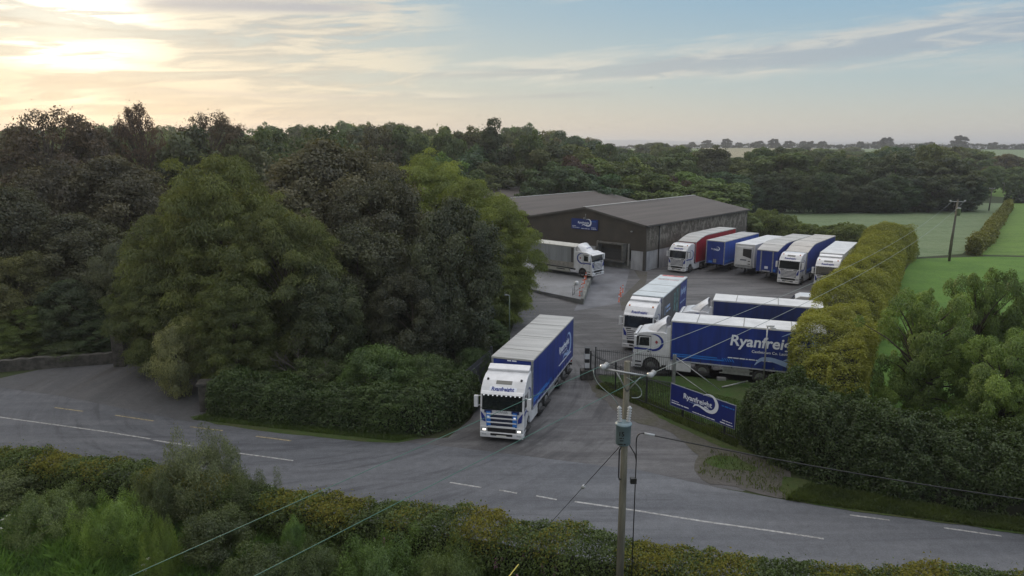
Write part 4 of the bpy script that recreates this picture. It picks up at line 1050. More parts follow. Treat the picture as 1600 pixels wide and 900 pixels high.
# slender post in front of the broadside trailer, fallen tube on the lawn, loose block
p = P(1192, 604)
t = empty('camera_post', p, 0, 'slim grey steel post standing in front of the broadside blue trailer', 'post')
MB().tube([(0, 0, 0), (0, 0, 4.3)], [.06, .05], 8).build('post', GREYM, t)
mb = MB(); mb.box(-.06, .45, -.06, .06, 4.2, 4.32); mb.box(.2, .55, -.1, .1, 4.0, 4.16); mb.build('camera_head', WHITE2, t)
p = P(1128, 607)
t = tag(MB().tube([(p.x, p.y, .1), (p.x + 1.9, p.y + .5, .35)], .05, 8).build('steel_tube', GREYM), 'pale steel tube lying on the lawn behind the railings', 'tube')
p = P(1127, 594)
t = tag(MB().box(p.x - .3, p.x + .3, p.y - .15, p.y + .15, 0.014, .22).build('concrete_block', CONC, None, .02), 'small concrete block at the edge of the lawn below the broadside trailer', 'block')
# stone wall and pillars, far left
def stone_wall(name, a, b, h, th, label, cat='wall'):
    e = b - a; L = e.length; t = empty(name, (a.x, a.y, 0), math.atan2(e.y, e.x), label, cat)
    nseg = max(2, int(L / .5)); mb = MB(); rg = random.Random(int(L * 100))
    zs = [h + rg.uniform(-.07, .07) for _ in range(nseg + 1)]
    for i in range(nseg):
        x0, x1 = L * i / nseg, L * (i + 1) / nseg
        mb.add([(x0, -th / 2, 0), (x1, -th / 2, 0), (x1, -th / 2, zs[i + 1]), (x0, -th / 2, zs[i]), (x0, th / 2, 0), (x1, th / 2, 0), (x1, th / 2, zs[i + 1]), (x0, th / 2, zs[i])], [(0, 1, 2, 3), (7, 6, 5, 4), (3, 2, 6, 7)] + ([(0, 3, 7, 4)] if i == 0 else []) + ([(1, 5, 6, 2)] if i == nseg - 1 else []))
    mb.build('stonework', STONE, t); return t
stone_wall('stone_wall', P(-160, 592), P(178, 567), .85, .5, 'long low dark stone wall under the trees at the far left of the road')
for (u, v, h, lb) in ((190, 571, 2.6, 'tall stone gate pillar at the end of the long low wall, under the overhanging branches'), (326, 640, 1.7, 'short squat stone pillar at the corner of the clipped hedge'), (238, 566, 2.3, 'stone gate pillar on the right of the dark gateway, behind the pale shrub')):
    p = P(u, v); t = empty('stone_pillar', p, .2, lb, 'pillar')
    MB().box(-.42, .42, -.42, .42, 0, h).build('pillar_shaft', STONE, t, .06); MB().box(-.5, .5, -.5, .5, h, h + .16).build('pillar_cap', STONE, t, .03)

#@@POLES
# ================================================================== POLES AND WIRES
pb = PY(980, 575, 20.2); PX, PYY = pb.x, pb.y
pole = empty('utility_pole', (PX, PYY, 0), 0, 'weathered wooden electricity pole in the foreground carrying a transformer', 'utility pole')
MB().tube([(0, 0, 0), (0, 0, 4), (-.0, 0, pb.z + .22)], [.135, .12, .09], 14).build('pole_shaft', POLEW, pole)
l1 = PY(943, 574, PYY); l2 = PY(1017, 588, PYY - .1)
ca, cb = Vector((l1.x - PX, -.16, l1.z)), Vector((l2.x - PX, -.16, l2.z))
mb = MB(); mb.tube([ca, cb], .035, 6); mb.tube([Vector((0, -.1, l1.z - .75)), ca.lerp(cb, .25)], .02, 5); mb.tube([Vector((0, -.1, l1.z - .75)), ca.lerp(cb, .80)], .02, 5)
mb.build('crossarm', GREYM, pole)
def shed_insulator(parent, p, d, n=3, r=.11, gap=.07, name='insulator'):
    mb = MB(); pr = [(0, .03)]
    for i in range(n): b = .02 + gap * i; pr += [(b, .03), (b + .01, r), (b + .025, r), (b + gap * .8, .035)]
    pr.append((.02 + gap * n, .02)); mb.lathe(p, d, pr, 16); return mb.build(name, PORC, parent)
for i, e in enumerate((ca, cb)):
    for s, rr in ((-1, .14), (1, .14)):
        shed_insulator(pole, e + Vector((0, 0, .06)), (s * .45, s * .6 - .1, .25), 3, .085, .06)
# transformer can
tz = PY(972, 655, PYY).z; tb = PY(972, 686, PYY).z; tx = PY(971, 670, PYY).x - PX
tr = MB(); tr.lathe((tx, -.36, tb), (0, 0, 1), [(0, .20), (.03, .235), (tz - tb - .03, .235), (tz - tb - .02, .26), (tz - tb + .02, .26), (tz - tb + .07, .18)], 28)
tr = tr.build('transformer', TRANSF, pole)
mb = MB(); mb.box(tx - .1, tx + .1, -.14, .0, tb + .1, tb + .16); mb.box(tx - .1, tx + .1, -.14, 0, tz - .2, tz - .14); mb.build('bracket', GREYM, tr)
letter(tr, '15', BLACKP, (tx - .16, -.598, tb + .36), (1, -.12, 0), (0, 0, 1), .15, .02)
small_print(tr, BLACKP, (tx - .16, -.602, tb + .28), (1, -.12, 0), (0, 0, 1), .14, .03, 3); small_print(tr, BLACKP, (tx - .14, -.602, tb + .20), (1, -.12, 0), (0, 0, 1), .11, .03, 5); small_print(tr, BLACKP, (tx - .18, -.602, tb + .08), (1, -.10, 0), (0, 0, 1), .22, .04, 7)
bt = []
for dx in (-.12, .14):
    shed_insulator(tr, (tx + dx, -.36, tz + .05), (dx * .5, 0, 1), 6, .075, .085, 'bushing'); bt.append(Vector((tx + dx * 1.6, -.36, tz + .6)))
# jumper leads, down cable
mb = MB()
def bez(a, b, c, d, n=16): return [a * (1 - t) ** 3 + b * 3 * t * (1 - t) ** 2 + c * 3 * t * t * (1 - t) + d * t ** 3 for t in [i / n for i in range(n + 1)]]
mb.tube(bez(ca + Vector((-.35, -.1, .0)), ca + Vector((-.3, -.2, -.6)), bt[0] + Vector((-.2, 0, .5)), bt[0]), .014, 5)
mb.tube(bez(cb + Vector((-.75, 0, -.02)), cb + Vector((-.15, 0, -.35)), cb + Vector((-.15, 0, -.75)), bt[1] + Vector((.0, 0, .25))), .014, 5)
mb.build('jumper_lead', WIREL, pole)
zlow = PY(970, 745, PYY).z
mb = MB(); q = Vector((PY(965, 700, PYY).x - PX, -.2, tb)); mb.tube([Vector((tx - .02, -.36, tb)), Vector((q.x + .02, -.22, tb - .3)), Vector((q.x + .03, -.2, zlow + .1)), Vector((q.x + .06, -.2, zlow)), Vector((-.1, -.15, zlow))], .022, 6)
sx = PY(993, 700, PYY).x - PX; s1 = PY(998, 673, PYY)
mb.tube([Vector((.1, -.1, PY(0, 690, PYY).z)), Vector((sx - .05, -.2, PY(0, 705, PYY).z)), Vector((sx, -.2, PY(0, 715, PYY).z)), Vector((sx, -.18, zlow + .1)), Vector((sx, -.18, 1.0))], .018, 6)
mb.tube(bez(Vector((sx, -.2, PY(0, 720, PYY).z)), Vector((sx, -.2, PY(0, 690, PYY).z)), Vector((s1.x - PX - .2, -.2, s1.z + .02)), Vector((s1.x - PX + .1, -.2, s1.z))), .018, 6)
mb.box(sx - .16, sx + .03, -.26, -.12, zlow - .12, zlow + .06)
mb.build('service_cable', CABLE, pole)
def wire(name, label, pts, r, m, sag=0.0, n=24, cat='power line', group=None):
    a, b = Vector(pts[0]), Vector(pts[1])
    q = [a.lerp(b, i / n) - Vector((0, 0, sag * 4 * (i / n) * (1 - i / n))) for i in range(n + 1)]
    o = MB().tube(q, r, 5).build(name, m); return tag(o, label, cat, group)
W1 = Vector((PX, PYY, 0)) + ca + Vector((0, .0, .12)); W2 = Vector((PX, PYY, 0)) + cb + Vector((0, 0, .12))
# near span: passes low over the foreground hedge towards lower left
n1 = PY(200, 902, 12.5); n2 = PY(395, 902, 12.0)
e1 = W1 + (n1 - W1) * 1.35; e2 = W2 + (n2 - W2) * 1.35
wire('overhead_wire', 'greenish overhead wire running from the pole to the lower left, farther from the pole foot', (W1 - Vector((.12, .1, 0)), e1), .008, WIREG, .0)
wire('overhead_wire', 'greenish overhead wire running from the pole to the lower left, nearer to the pole foot', (W2 - Vector((.12, .1, 0)), e2), .008, WIREG, .0)
# field pole
fpz = P(1483, 408)
def field_pole(loc, h, label, tf=True, arm=1.5):
    t = empty('utility_pole', loc, 0, label, 'utility pole', 'wooden poles in the fields')
    MB().tube([(0, 0, 0), (.12, 0, h)], [.17, .12], 10).build('pole_shaft', POLEW, t)
    mb = MB(); mb.tube([(-arm * .6, 0, h - .25), (arm * .75, 0, h - .3)], .06, 6); mb.build('crossarm', GREYM, t)
    for x in (-arm * .6, arm * .75): shed_insulator(t, (x, 0, h - .25), (0, 0, 1), 2, .16, .1)
    if tf:
        MB().lathe((.15, -.42, h - 2.2), (0, 0, 1), [(0, .26), (1.0, .26), (1.02, .3), (1.1, .2)], 14).build('transformer', GREYM, t)
        mb = MB(); mb.tube([(-.35, -.1, h - .5), (-.45, -.15, h - 1.4), (-.2, -.3, h - 1.7)], .035, 5); mb.tube([(.55, -.1, h - .5), (.5, -.15, h - 1.6), (.3, -.3, h - 1.2)], .035, 5); mb.tube([(-.35, -.2, 1), (-.3, -.2, 3.2), (-.05, -.1, h - 2.2)], .04, 5); mb.build('jumper_lead', DARKM, t)
    return t
field_pole(fpz, PY(1489, 312, fpz.y).z, 'wooden electricity pole with a small transformer, standing in the field beyond the yellow-green hedge')
ft = Vector((fpz.x, fpz.y, PY(1489, 316, fpz.y).z))
wire('overhead_wire', 'overhead wire from the near pole\'s left insulator to the field pole', (W1 + Vector((.12, .1, 0)), ft + Vector((-.7, 0, .1))), .011, WIREL, 1.3)
wire('overhead_wire', 'overhead wire from the near pole\'s right insulator to the field pole', (W2 + Vector((.12, .1, 0)), ft + Vector((1.0, 0, .1))), .011, WIREL, 1.3)
for (u, v, vt, lb) in ((1545, 329, 293, 'distant pole at the end of the pale hedge in the fields'), (1567, 302, 285, 'farthest pole in the fields at the right')):
    p = P(u, v); field_pole(p, PY(u, vt, p.y).z, lb, False, 1.0)
# black service cable to the right with clamp
sA = Vector((s1.x + .1, s1.y - .2, s1.z)); sB = PY(1640, 786, 19.5)
wire('service_cable', 'thick black twisted cable running from the near pole across to the right edge', (sA, sB), .02, CABLE, .12, cat='cable')
o = MB().tube([sA.lerp(sB, .003), sA.lerp(sB, .028)], .04, 8).build('cable_clamp', PORC); tag(o, 'pale clamp on the black cable beside the near pole', 'clamp')
# stay wire with insulator
g0 = Vector((PX - .1, PYY - .1, PY(0, 692, PYY).z)); g1 = P(872, 806, 0)
g1 = PY(862, 815, PYY + 6.5)
gd = (g1 - g0)
wire('stay_wire', 'thin stay wire slanting from the near pole down to the left', (g0, g0 + gd * 1.25), .012, CABLE, 0, cat='stay wire')
mid_ = g0.lerp(g1, .46)
o = MB().lathe(mid_, gd, [(0, .02), (.03, .065), (.2, .07), (.23, .02)], 10).build('stay_insulator', PORC); tag(o, 'white porcelain insulator halfway down the stay wire', 'insulator')
# distant birds
for (u, v, lb) in ((1017, 137, 'tiny dark bird high in the sky right of centre'), (922, 200, 'tiny dark bird low in the sky above the wood')):
    p = PY(u, v, 140); mb = MB()
    mb.tube([(-.35, 0, 0), (-.1, 0, .05), (.2, 0, .05), (.4, 0, .0)], [.02, .09, .08, .02], 6)
    mb.add([(-.1, .05, .06), (.15, .05, .06), (.05, .5, .22), (-.1, 1.0, .12), (-.05, .5, .2)], [(0, 1, 2, 4), (4, 2, 3)]); mb.add([(-.1, -.05, .06), (.15, -.05, .06), (.05, -.5, .22), (-.1, -1.0, .12), (-.05, -.5, .2)], [(1, 0, 4, 2), (2, 4, 3)])
    o = mb.build('bird', BLACKP); o.location = p; o.scale = (.45, .45, .45); tag(o, lb, 'bird')

#@@PLANTS
# ================================================================== VEGETATION
def quads(C, Nn, S, rg, aspect=.5, adir=None):
    """leaf-shaped quads: centres C, normals Nn, sizes S"""
    n = len(C)
    r = rg.normal(size=(n, 3)) if adir is None else adir + rg.normal(size=(n, 3)) * .35
    a = np.cross(Nn, r); a = np.cross(a, Nn) if adir is not None else a
    a /= np.linalg.norm(a, axis=1, keepdims=True) + 1e-9
    b = np.cross(Nn, a); b /= np.linalg.norm(b, axis=1, keepdims=True) + 1e-9
    s = S[:, None]; bend = Nn * s * .18
    V = np.stack([C - a * s, C + b * s * aspect + bend, C + a * s, C - b * s * aspect + bend], 1).reshape(-1, 3)
    F = np.arange(n * 4).reshape(n, 4)
    return V, F
def unit(v): return v / (np.linalg.norm(v, axis=-1, keepdims=True) + 1e-9)
def crown_mesh(seed, n, R, H, z0, ncl, cr, leaf, aspect=.5, shape='round', outb=.35, flat_=.75, droop=0.0, ragged=.12, up=0.0, fuzz=1.0):
    rg = np.random.default_rng(seed)
    d = unit(rg.normal(size=(ncl, 3))); rad = rg.uniform(.35, 1.0, ncl) ** outb
    d[:, 2] = d[:, 2] * .5 + .5 * d[:, 2]
    hz = (H - z0) / 2
    cen = np.stack([d[:, 0] * R * rad, d[:, 1] * R * rad, z0 + hz + d[:, 2] * hz * rad], 1)
    if shape == 'cone':
        k = (cen[:, 2] - z0) / (H - z0); sc = np.clip(1.15 - k, .12, 1.1); cen[:, 0] *= sc * 1.25; cen[:, 1] *= sc * 1.25
    if shape == 'egg':
        k = (cen[:, 2] - z0) / (H - z0); sc = np.where(k < .4, .95 + .2 * k, 1.05 - .35 * (k - .4)); cen[:, :2] *= sc[:, None]
    lob = sum(np.sin(d @ unit(rg.normal(size=3)) * rg.uniform(2, 5) + rg.uniform(0, 6)) for _ in range(5)) / 5; cen[:, :2] *= (1 + .30 * lob)[:, None]; cen[:, 2] += lob * hz * .10
    cen += rg.normal(size=cen.shape) * R * ragged * np.array([1, 1, .8])
    crs = cr * rg.uniform(.35, 1.0, ncl) ** 1.3 * 1.75; ctint = rg.uniform(0, 1, ncl)
    idx = rg.choice(ncl, n, p=crs ** 2 / (crs ** 2).sum())
    dd = unit(rg.normal(size=(n, 3))); dd[:, 2] = np.abs(dd[:, 2]) * np.where(rg.random(n) < .72, 1, -1)
    rr = rg.uniform(.2, 1, n) ** .4
    off = dd * (crs[idx] * rr)[:, None] + rg.normal(size=(n, 3)) * (cr * .20 * fuzz) * (rg.random(n) < .5)[:, None] + rg.normal(size=(n, 3)) * (cr * .7 * fuzz) * (rg.random(n) < .07)[:, None]; off[:, 2] *= flat_
    if droop: 
        hr = np.linalg.norm(off[:, :2], axis=1); off[:, 2] -= droop * hr ** 1.5
    C = cen[idx] + off
    ax = np.array([0, 0, z0 + hz]); outw = unit(C - ax)
    Nn = unit(dd * .7 + outw * .25 + rg.normal(size=(n, 3)) * .5 + np.array([0, 0, .3]))
    S = leaf * rg.uniform(.6, 1.3, n)
    adir = None
    if droop: adir = unit(off * np.array([1, 1, .2])) + np.array([0, 0, -.35])
    if up: adir = np.array([0, 0, 1.0]) * up + outw * .5; Nn = unit(outw * .8 + rg.normal(size=(n, 3)) * .6)
    V, F = quads(C, Nn, S, rg, aspect, adir)
    t = np.clip(.55 * ctint[idx] + .45 * rg.random(n), 0, 1)
    keep = V[:, 2].reshape(-1, 4).min(1) > .05
    V = V.reshape(-1, 4, 3)[keep].reshape(-1, 3); t = t[keep]; F = np.arange(len(V)).reshape(-1, 4)
    return np_mesh('crown', V, F, LEAF, np.repeat(t, 4)), cen, crs
def trunk_mb(cen, H, r0, rg, nl=14, base=0.0):
    mb = MB(); lean = rg.normal(size=2) * .25
    sp = [(0, 0, base - .1), (lean[0] * .3, lean[1] * .3, H * .25), (lean[0], lean[1], H * .5), (lean[0] * .5, lean[1] * .5, H * .82)]
    mb.tube(sp, [r0 * 1.25, r0 * .9, r0 * .55, r0 * .12], 9)
    for i in rg.choice(len(cen), min(nl, len(cen)), replace=False):
        c = cen[i]; k = np.clip((c[2] - H * .22) / H, .1, .6); s = np.array([lean[0] * k * 2, lean[1] * k * 2, max(H * .14, c[2] * .62)])
        m_ = (s + c) / 2 + np.array([0, 0, H * .03]); mb.tube([s, m_, c], [r0 * .34, r0 * .2, r0 * .05], 6, cap=False)
    return mb
PROTO = {}
def proto(key, seed, n, R, H, z0, ncl, cr, leaf, r0=.3, nl=14, **kw):
    me, cen, crs = crown_mesh(seed, n, R, H, z0, ncl, cr, leaf, **kw); rg = np.random.default_rng(seed + 99)
    tb_ = trunk_mb(cen, H, r0, rg, nl); tm = bpy.data.meshes.new('trunk'); tm.from_pydata(tb_.v, [], tb_.f); tm.materials.append(BARK)
    tm.polygons.foreach_set('use_smooth', [True] * len(tm.polygons)); tm.update()
    co = np.empty(len(me.vertices) * 3, np.float32); me.vertices.foreach_get('co', co); co = co.reshape(-1, 3)
    PROTO[key] = (me, tm, float(np.percentile(np.hypot(co[:, 0], co[:, 1]), 96)), float(np.percentile(co[:, 2], 99.5)))
proto('broad', 1, 90000, 5, 13, 1.8, 230, .85, .115, shape='egg', aspect=.55, ragged=.10)
proto('broad2', 2, 90000, 5, 13, 1.5, 200, .95, .115, shape='round', aspect=.55, ragged=.10)
proto('dense', 3, 125000, 5, 13, .8, 300, .80, .115, shape='egg', aspect=.6, ragged=.10, outb=.28)
proto('dense2', 4, 125000, 5, 13, .6, 260, .90, .115, shape='round', aspect=.6, ragged=.10, outb=.28)
proto('feather', 5, 130000, 5, 13, .5, 300, .95, .135, shape='egg', aspect=.24, droop=.22, flat_=.38, ragged=.14)
proto('feather2', 6, 130000, 5, 13, .6, 270, 1.0, .135, shape='round', aspect=.24, droop=.22, flat_=.38, ragged=.14)
proto('sparse', 7, 26000, 5, 13, 3.0, 260, .60, .12, shape='round', aspect=.5, nl=120, ragged=.10)
proto('shrub', 8, 42000, 2, 3.0, .1, 160, .36, .055, shape='round', aspect=.4, r0=.06, nl=20, ragged=.13)
proto('shrub_fine', 9, 34000, 2, 3.2, .0, 170, .28, .06, shape='egg', aspect=.25, r0=.05, nl=24, flat_=2.3, ragged=.2, up=1.0, fuzz=.5)
proto('ash', 10, 90000, 5, 9, 1.0, 190, .70, .10, shape='round', aspect=.42, nl=90, ragged=.22, droop=.15, fuzz=.25)
for i in range(5): proto('far%d' % i, 20 + i, 20000, 5, 13, .6, 90 + 12 * i, 1.05, .25, shape=('egg', 'round')[i % 2], aspect=.6, ragged=.12, fuzz=.45)
proto('farthin', 31, 14000, 5, 13, 1.2, 110, .85, .22, shape='round', aspect=.55, nl=40, ragged=.10, fuzz=.4)
proto('farcone', 32, 14000, 4, 14, .6, 120, .8, .26, shape='cone', aspect=.3)
proto('far_small', 33, 7000, 5, 11, .2, 60, 1.15, .4, shape='round', aspect=.7)
_rot = random.Random(11)
NAMES = {}
def tree(key, x, y, Rr, ztop, col, label, cat='tree', group=None, name='broadleaf_tree', z=0.0, rz=None):
    me, tm, R0, H0 = PROTO[key]
    t = empty(name, (x, y, z), rz if rz is not None else _rot.uniform(0, 6.28), label, cat, group)
    t.scale = (Rr / R0, Rr / R0, (ztop - z) / H0)
    o = bpy.data.objects.new('trunk', tm); COL.objects.link(o); o.parent = t
    c = bpy.data.objects.new('crown', me); COL.objects.link(c); c.parent = t; c.color = (*col, 1)
    return t
GREEN = (.060, .095, .022); DGREEN = (.030, .052, .018); LIME = (.098, .132, .032); COPPER = (.046, .048, .032); DARKC = (.032, .034, .024)
OLIVE = (.055, .062, .026); SAGE = (.07, .085, .055)
def T(key, u, vt, y, rpx, col, label, **kw):
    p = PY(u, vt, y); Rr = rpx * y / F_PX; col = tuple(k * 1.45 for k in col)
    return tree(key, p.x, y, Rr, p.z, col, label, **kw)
# --- near trees on the left, in front of the wood
T('feather', 335, 252, 48, 95, (.068, .088, .030), 'tall drooping green tree, the highest of the green ones left of centre', name='drooping_tree')
T('feather2', 440, 325, 45.5, 88, (.064, .082, .030), 'rounded drooping green tree right of the tallest green one')
T('feather', 262, 340, 49, 78, (.070, .090, .030), 'drooping green tree reaching its long layered branches over the gateway', name='drooping_tree')
T('feather2', 232, 430, 47, 62, (.058, .078, .028), 'low spreading green tree overhanging the stone gateway', name='drooping_tree')
T('feather', 360, 430, 42.5, 62, (.052, .070, .022), 'lower green tree at the back of the roadside hedge', name='drooping_tree')
T('dense', 500, 228, 62, 130, COPPER, 'wide copper-brown tree, the broadest crown left of centre', name='copper_tree')
T('dense2', 600, 285, 56, 90, (.042, .047, .032), 'dark copper tree between the broadest brown crown and the lime trees', name='copper_tree')
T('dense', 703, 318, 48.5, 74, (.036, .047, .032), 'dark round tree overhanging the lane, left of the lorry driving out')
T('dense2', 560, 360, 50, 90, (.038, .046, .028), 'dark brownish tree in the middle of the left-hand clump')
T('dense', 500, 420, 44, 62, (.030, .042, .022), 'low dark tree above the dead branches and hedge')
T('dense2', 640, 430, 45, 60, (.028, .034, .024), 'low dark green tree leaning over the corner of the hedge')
T('feather2', 672, 250, 74, 84, LIME, 'bright lime green tree behind the dark copper one, left of the warehouse', name='lime_green_tree')
T('feather', 742, 285, 68, 72, (.094, .124, .032), 'second lime green tree, nearer the warehouse roof', name='lime_green_tree')
T('feather2', 785, 320, 62, 62, (.090, .120, .032), 'lime green tree whose branches hang over the rear of the rigid lorry', name='lime_green_tree')
T('feather', 782, 395, 60, 46, (.082, .110, .030), 'lowest lime green tree beside the lane bend', name='lime_green_tree')
T('dense', 180, 252, 66, 100, (.043, .044, .031), 'broad copper-brown tree at the upper left behind the green tree', name='copper_tree')
T('dense2', 62, 266, 63, 92, (.042, .041, .031), 'copper-brown tree at the left, second from the picture edge', name='copper_tree')
T('dense', 120, 340, 57, 85, (.036, .042, .026), 'dark brown tree in the middle of the left-hand edge clump')
T('dense2', -20, 290, 57, 85, (.036, .042, .026), 'dark brown tree cut by the left edge of the picture')
T('broad', 20, 400, 53.5, 66, OLIVE, 'olive green tree above the stone wall at the far left')
T('broad2', 195, 385, 54, 48, (.06, .072, .05), 'grey-green flecked tree above the stone gateway')
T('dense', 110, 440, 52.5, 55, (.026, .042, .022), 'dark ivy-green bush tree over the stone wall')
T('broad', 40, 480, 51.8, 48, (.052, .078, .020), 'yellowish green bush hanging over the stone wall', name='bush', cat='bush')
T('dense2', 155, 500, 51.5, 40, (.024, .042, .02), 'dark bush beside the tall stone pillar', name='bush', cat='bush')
T('shrub', 15, 528, 50.6, 46, (.05, .072, .022), 'low bush spilling over the stone wall at the left edge', name='bush', cat='bush')
T('shrub', 105, 530, 50.4, 46, (.032, .048, .022), 'low dark bush spilling over the middle of the stone wall', name='bush', cat='bush')
T('shrub', 272, 505, 42.5, 40, (.12, .135, .075), 'pale leafy shrub standing before the dark gateway', name='shrub', cat='shrub')
# --- skyline trees on the left
T('sparse', 70, 176, 88, 92, (.035, .028, .022), 'wide thin-topped tree on the skyline at the far left', name='thin_topped_tree')
T('far1', 60, 210, 92, 80, (.034, .034, .022), 'dense dark tree below the wide thin-topped one')
T('sparse', 215, 166, 97, 42, (.038, .026, .022), 'slender reddish-brown tree standing alone on the skyline at the left', name='thin_topped_tree')
T('sparse', 322, 180, 105, 60, (.034, .028, .022), 'half-bare tree on the skyline right of the slender one', name='thin_topped_tree')
T('far2', 300, 205, 98, 62, (.032, .045, .022), 'dark green tree under the half-bare skyline tree')
T('far0', 380, 220, 104, 48, (.036, .046, .022), 'dark tree on the skyline above the copper crown')
T('far3', 150, 205, 94, 52, (.032, .036, .022), 'dark tree between the two thin-topped ones at left')
T('farthin', 432, 203, 120, 52, DGREEN, 'open-crowned dark tree on the skyline, first left of centre')
T('farthin', 508, 199, 128, 56, DGREEN, 'uneven dark tree on the skyline above the broad copper crown')
T('far1', 500, 216, 124, 46, DGREEN, 'rounded dark tree just under the uneven skyline tree')
T('farthin', 580, 199, 135, 48, (.036, .04, .022), 'thin tree with a side bough on the skyline left of the pine')
T('far2', 625, 203, 140, 42, DGREEN, 'wide dark tree on the skyline between thin tree and pine')
T('far0', 700, 212, 146, 34, DGREEN, 'small dark tree on the skyline left of the pine')
T('farcone', 768, 188, 150, 40, (.016, .028, .016), 'pointed dark pine rising above the wood behind the warehouse', name='pine_tree')
T('far3', 830, 212, 150, 36, DGREEN, 'dark rounded tree on the skyline right of the pine')
T('farthin', 950, 226, 190, 28, DGREEN, 'open dark tree on the skyline above the ridge of the warehouse')
T('far4', 892, 248, 146, 44, (.032, .020, .018), 'purple-brown tree behind the warehouse roof', name='copper_tree')
T('far2', 1050, 278, 142, 30, (.036, .026, .020), 'small reddish-brown tree in the wood above the warehouse', name='copper_tree')
# --- the wood
def interp(u, tab):
    return float(np.interp(u, [a for a, _ in tab], [b for _, b in tab]))
SKYL = [(-200, 212), (400, 206), (600, 205), (800, 209), (870, 216), (940, 232), (1130, 243), (1280, 243), (1480, 240), (1540, 250), (1620, 246)]
rg = random.Random(5); NW = 0
LMK = [(150, 'at far left'), (270, 'behind the slender tree'), (400, 'behind the half-bare tree'), (520, 'above the drooping trees'), (640, 'above the copper crowns'), (740, 'above the lime trees'), (820, 'below the pine'), (890, 'above the left roofs'), (960, 'above the sign'), (1040, 'above the warehouse ridge'), (1110, 'above the red trailer'), (1180, 'above the warehouse corner'), (1250, 'above the curved trailers'), (1330, 'above the hidden lorry'), (1410, 'above the tall hedge'), (1480, 'left of the field pole'), (1540, 'behind the field pole'), (9999, 'at far right')]
rows = [(124, 62, 0), (136, 46, 4), (150, 30, 2), (166, 18, 5), (184, 10, 1), (205, 4, 3), (232, 2, 0), (265, 1, 3), (305, 0, 1), (352, 0, 2), (430, 0, 1), (530, 0, 4)]
tones = ['dark green', 'mid green', 'olive green', 'fresh green', 'deep bluish green']
tc_ = [(.046, .074, .028), (.064, .098, .034), (.074, .090, .036), (.084, .125, .036), (.040, .070, .038)]
for ri, (y, dv, ph) in enumerate(rows):
    u = -40 + 13 * ph
    while u < 1640:
        uu = u + rg.uniform(-16, 16); yy = y + rg.uniform(-5, 5); x = (uu - 800) / F_PX * yy * .98
        u += 84 * (1 if y < 200 else .62)
        ok = True
        if uu > 1120 and yy < 176 - (0 if uu < 1500 else -90): ok = False          # pasture
        if uu > 1500 and yy < 290: ok = False
        if yy > 400 and uu < 900: ok = False
        if uu < 380 and yy < 120: ok = False
        if uu < 820 and yy < 130 and uu > 700: ok = True
        if 760 < uu < 1200 and yy < 133 and x > -20 and (x - 17.5) * .743 - (yy - 88.6) * .669 > -62 and (x - 17.5) * .669 + (yy - 88.6) * .743 < 41: ok = False
        if not ok: continue
        vt = interp(uu, SKYL) + (dv if uu < 1120 else max(0, (205 - yy) * .45)) + rg.uniform(-13, 12)
        if uu > 1120 and yy < 200: vt += rg.uniform(0, 14)
        zt = PY(uu, vt, yy).z; zt = max(7.0, zt)
        ti = rg.choices(range(5), [3, 4, 2, 2, 3])[0]
        if uu < 620 and dv > 40: continue
        c = tuple(k * rg.uniform(.85, 1.2) for k in tc_[ti])
        lm_ = next(n_ for lim, n_ in LMK if uu < lim)
        row_ = ('front row' if ri < 2 or (uu > 1150 and ri < 5) else 'second row' if ri < 4 or (uu > 1150 and ri < 6) else 'deep part' if ri < 7 else 'far part')
        tree('far%d' % rg.randrange(5), x, yy, (50 if y < 200 else 31) * yy / F_PX * rg.uniform(.85, 1.3), zt, c,
             '%s tree, %s of the wood, %s' % (tones[ti], row_, lm_), group='broadleaf trees of the wood')
        NW += 1
# understorey masses at the wood edge beyond the pasture
for i, u in enumerate(range(1175, 1520, 26)):
    yy = 170 + (u - 1175) * .012 + rg.uniform(-2, 2); uu = u + rg.uniform(-6, 6)
    tree('far%d' % rg.randrange(5), (uu - 800) / F_PX * yy * .99, yy, rg.uniform(4.0, 5.5), PY(uu, rg.uniform(272, 296), yy).z, tuple(k * rg.uniform(.8, 1.2) for k in (.030, .052, .024)),
         'low bushy dark tree at the pasture edge', group='bushy trees at the pasture edge')
for (u, vt, y, r) in ((1545, 262, 235, 18), (1585, 262, 250, 22), (1520, 275, 215, 15), (1600, 272, 232, 20)):
    T('far%d' % rg.randrange(5), u, vt, y, r, (.045, .075, .024), {1545: 'round yellowish tree above the distant pole', 1585: 'green tree at the right edge above the distant hedge', 1520: 'dark tree left of the bright gap in the wood edge', 1600: 'bushy tree on the right edge of the picture, beyond the far field'}[u])
# --- trees along the far ridge
k = 0
for u in list(range(935, 1150, 12)) + list(range(1150, 1640, 15)):
    uu = u + rg.uniform(-5, 5); y = rg.uniform(880, 930) if u > 1050 else rg.uniform(620, 700)
    x = (uu - 800) / F_PX * y * 1.0; z0 = hgt_i(x, y)
    hp = rg.choice([3, 4, 5, 6, 9, 12]) * (.9 if u > 1100 else 1.0); k += 1
    zt = z0 + 1.0 + hp * y / F_PX * .9
    tree('far_small', x, y, (hp * .5 + 1.5) * y / F_PX * rg.uniform(.8, 1.4), zt, (.022, .032, .022), 'small dark tree on the far ridge, %s' % next(n_ for lim, n_ in LMK if uu < lim), group='trees along the far ridge', z=z0 - .5)
for (u, hp, r, lb) in ((1372, 17, 11, 'largest round tree on the far ridge'), (1200, 14, 9, 'big tree on the far ridge above the stubble field'), (1098, 12, 9, 'left of two round trees on the far ridge'), (1128, 14, 9, 'pair of round crowns on the far ridge')):
    y = 885; x = (u - 800) / F_PX * y * (1372 + 115 - 1372 + 0) / 115; z0 = hgt_i(x, y)
    tree('far_small', x, y, r * y / F_PX, z0 + hp * y / F_PX, (.022, .032, .024), lb, z=z0 - .5)
u1485 = (1485 - 800) / F_PX * 885
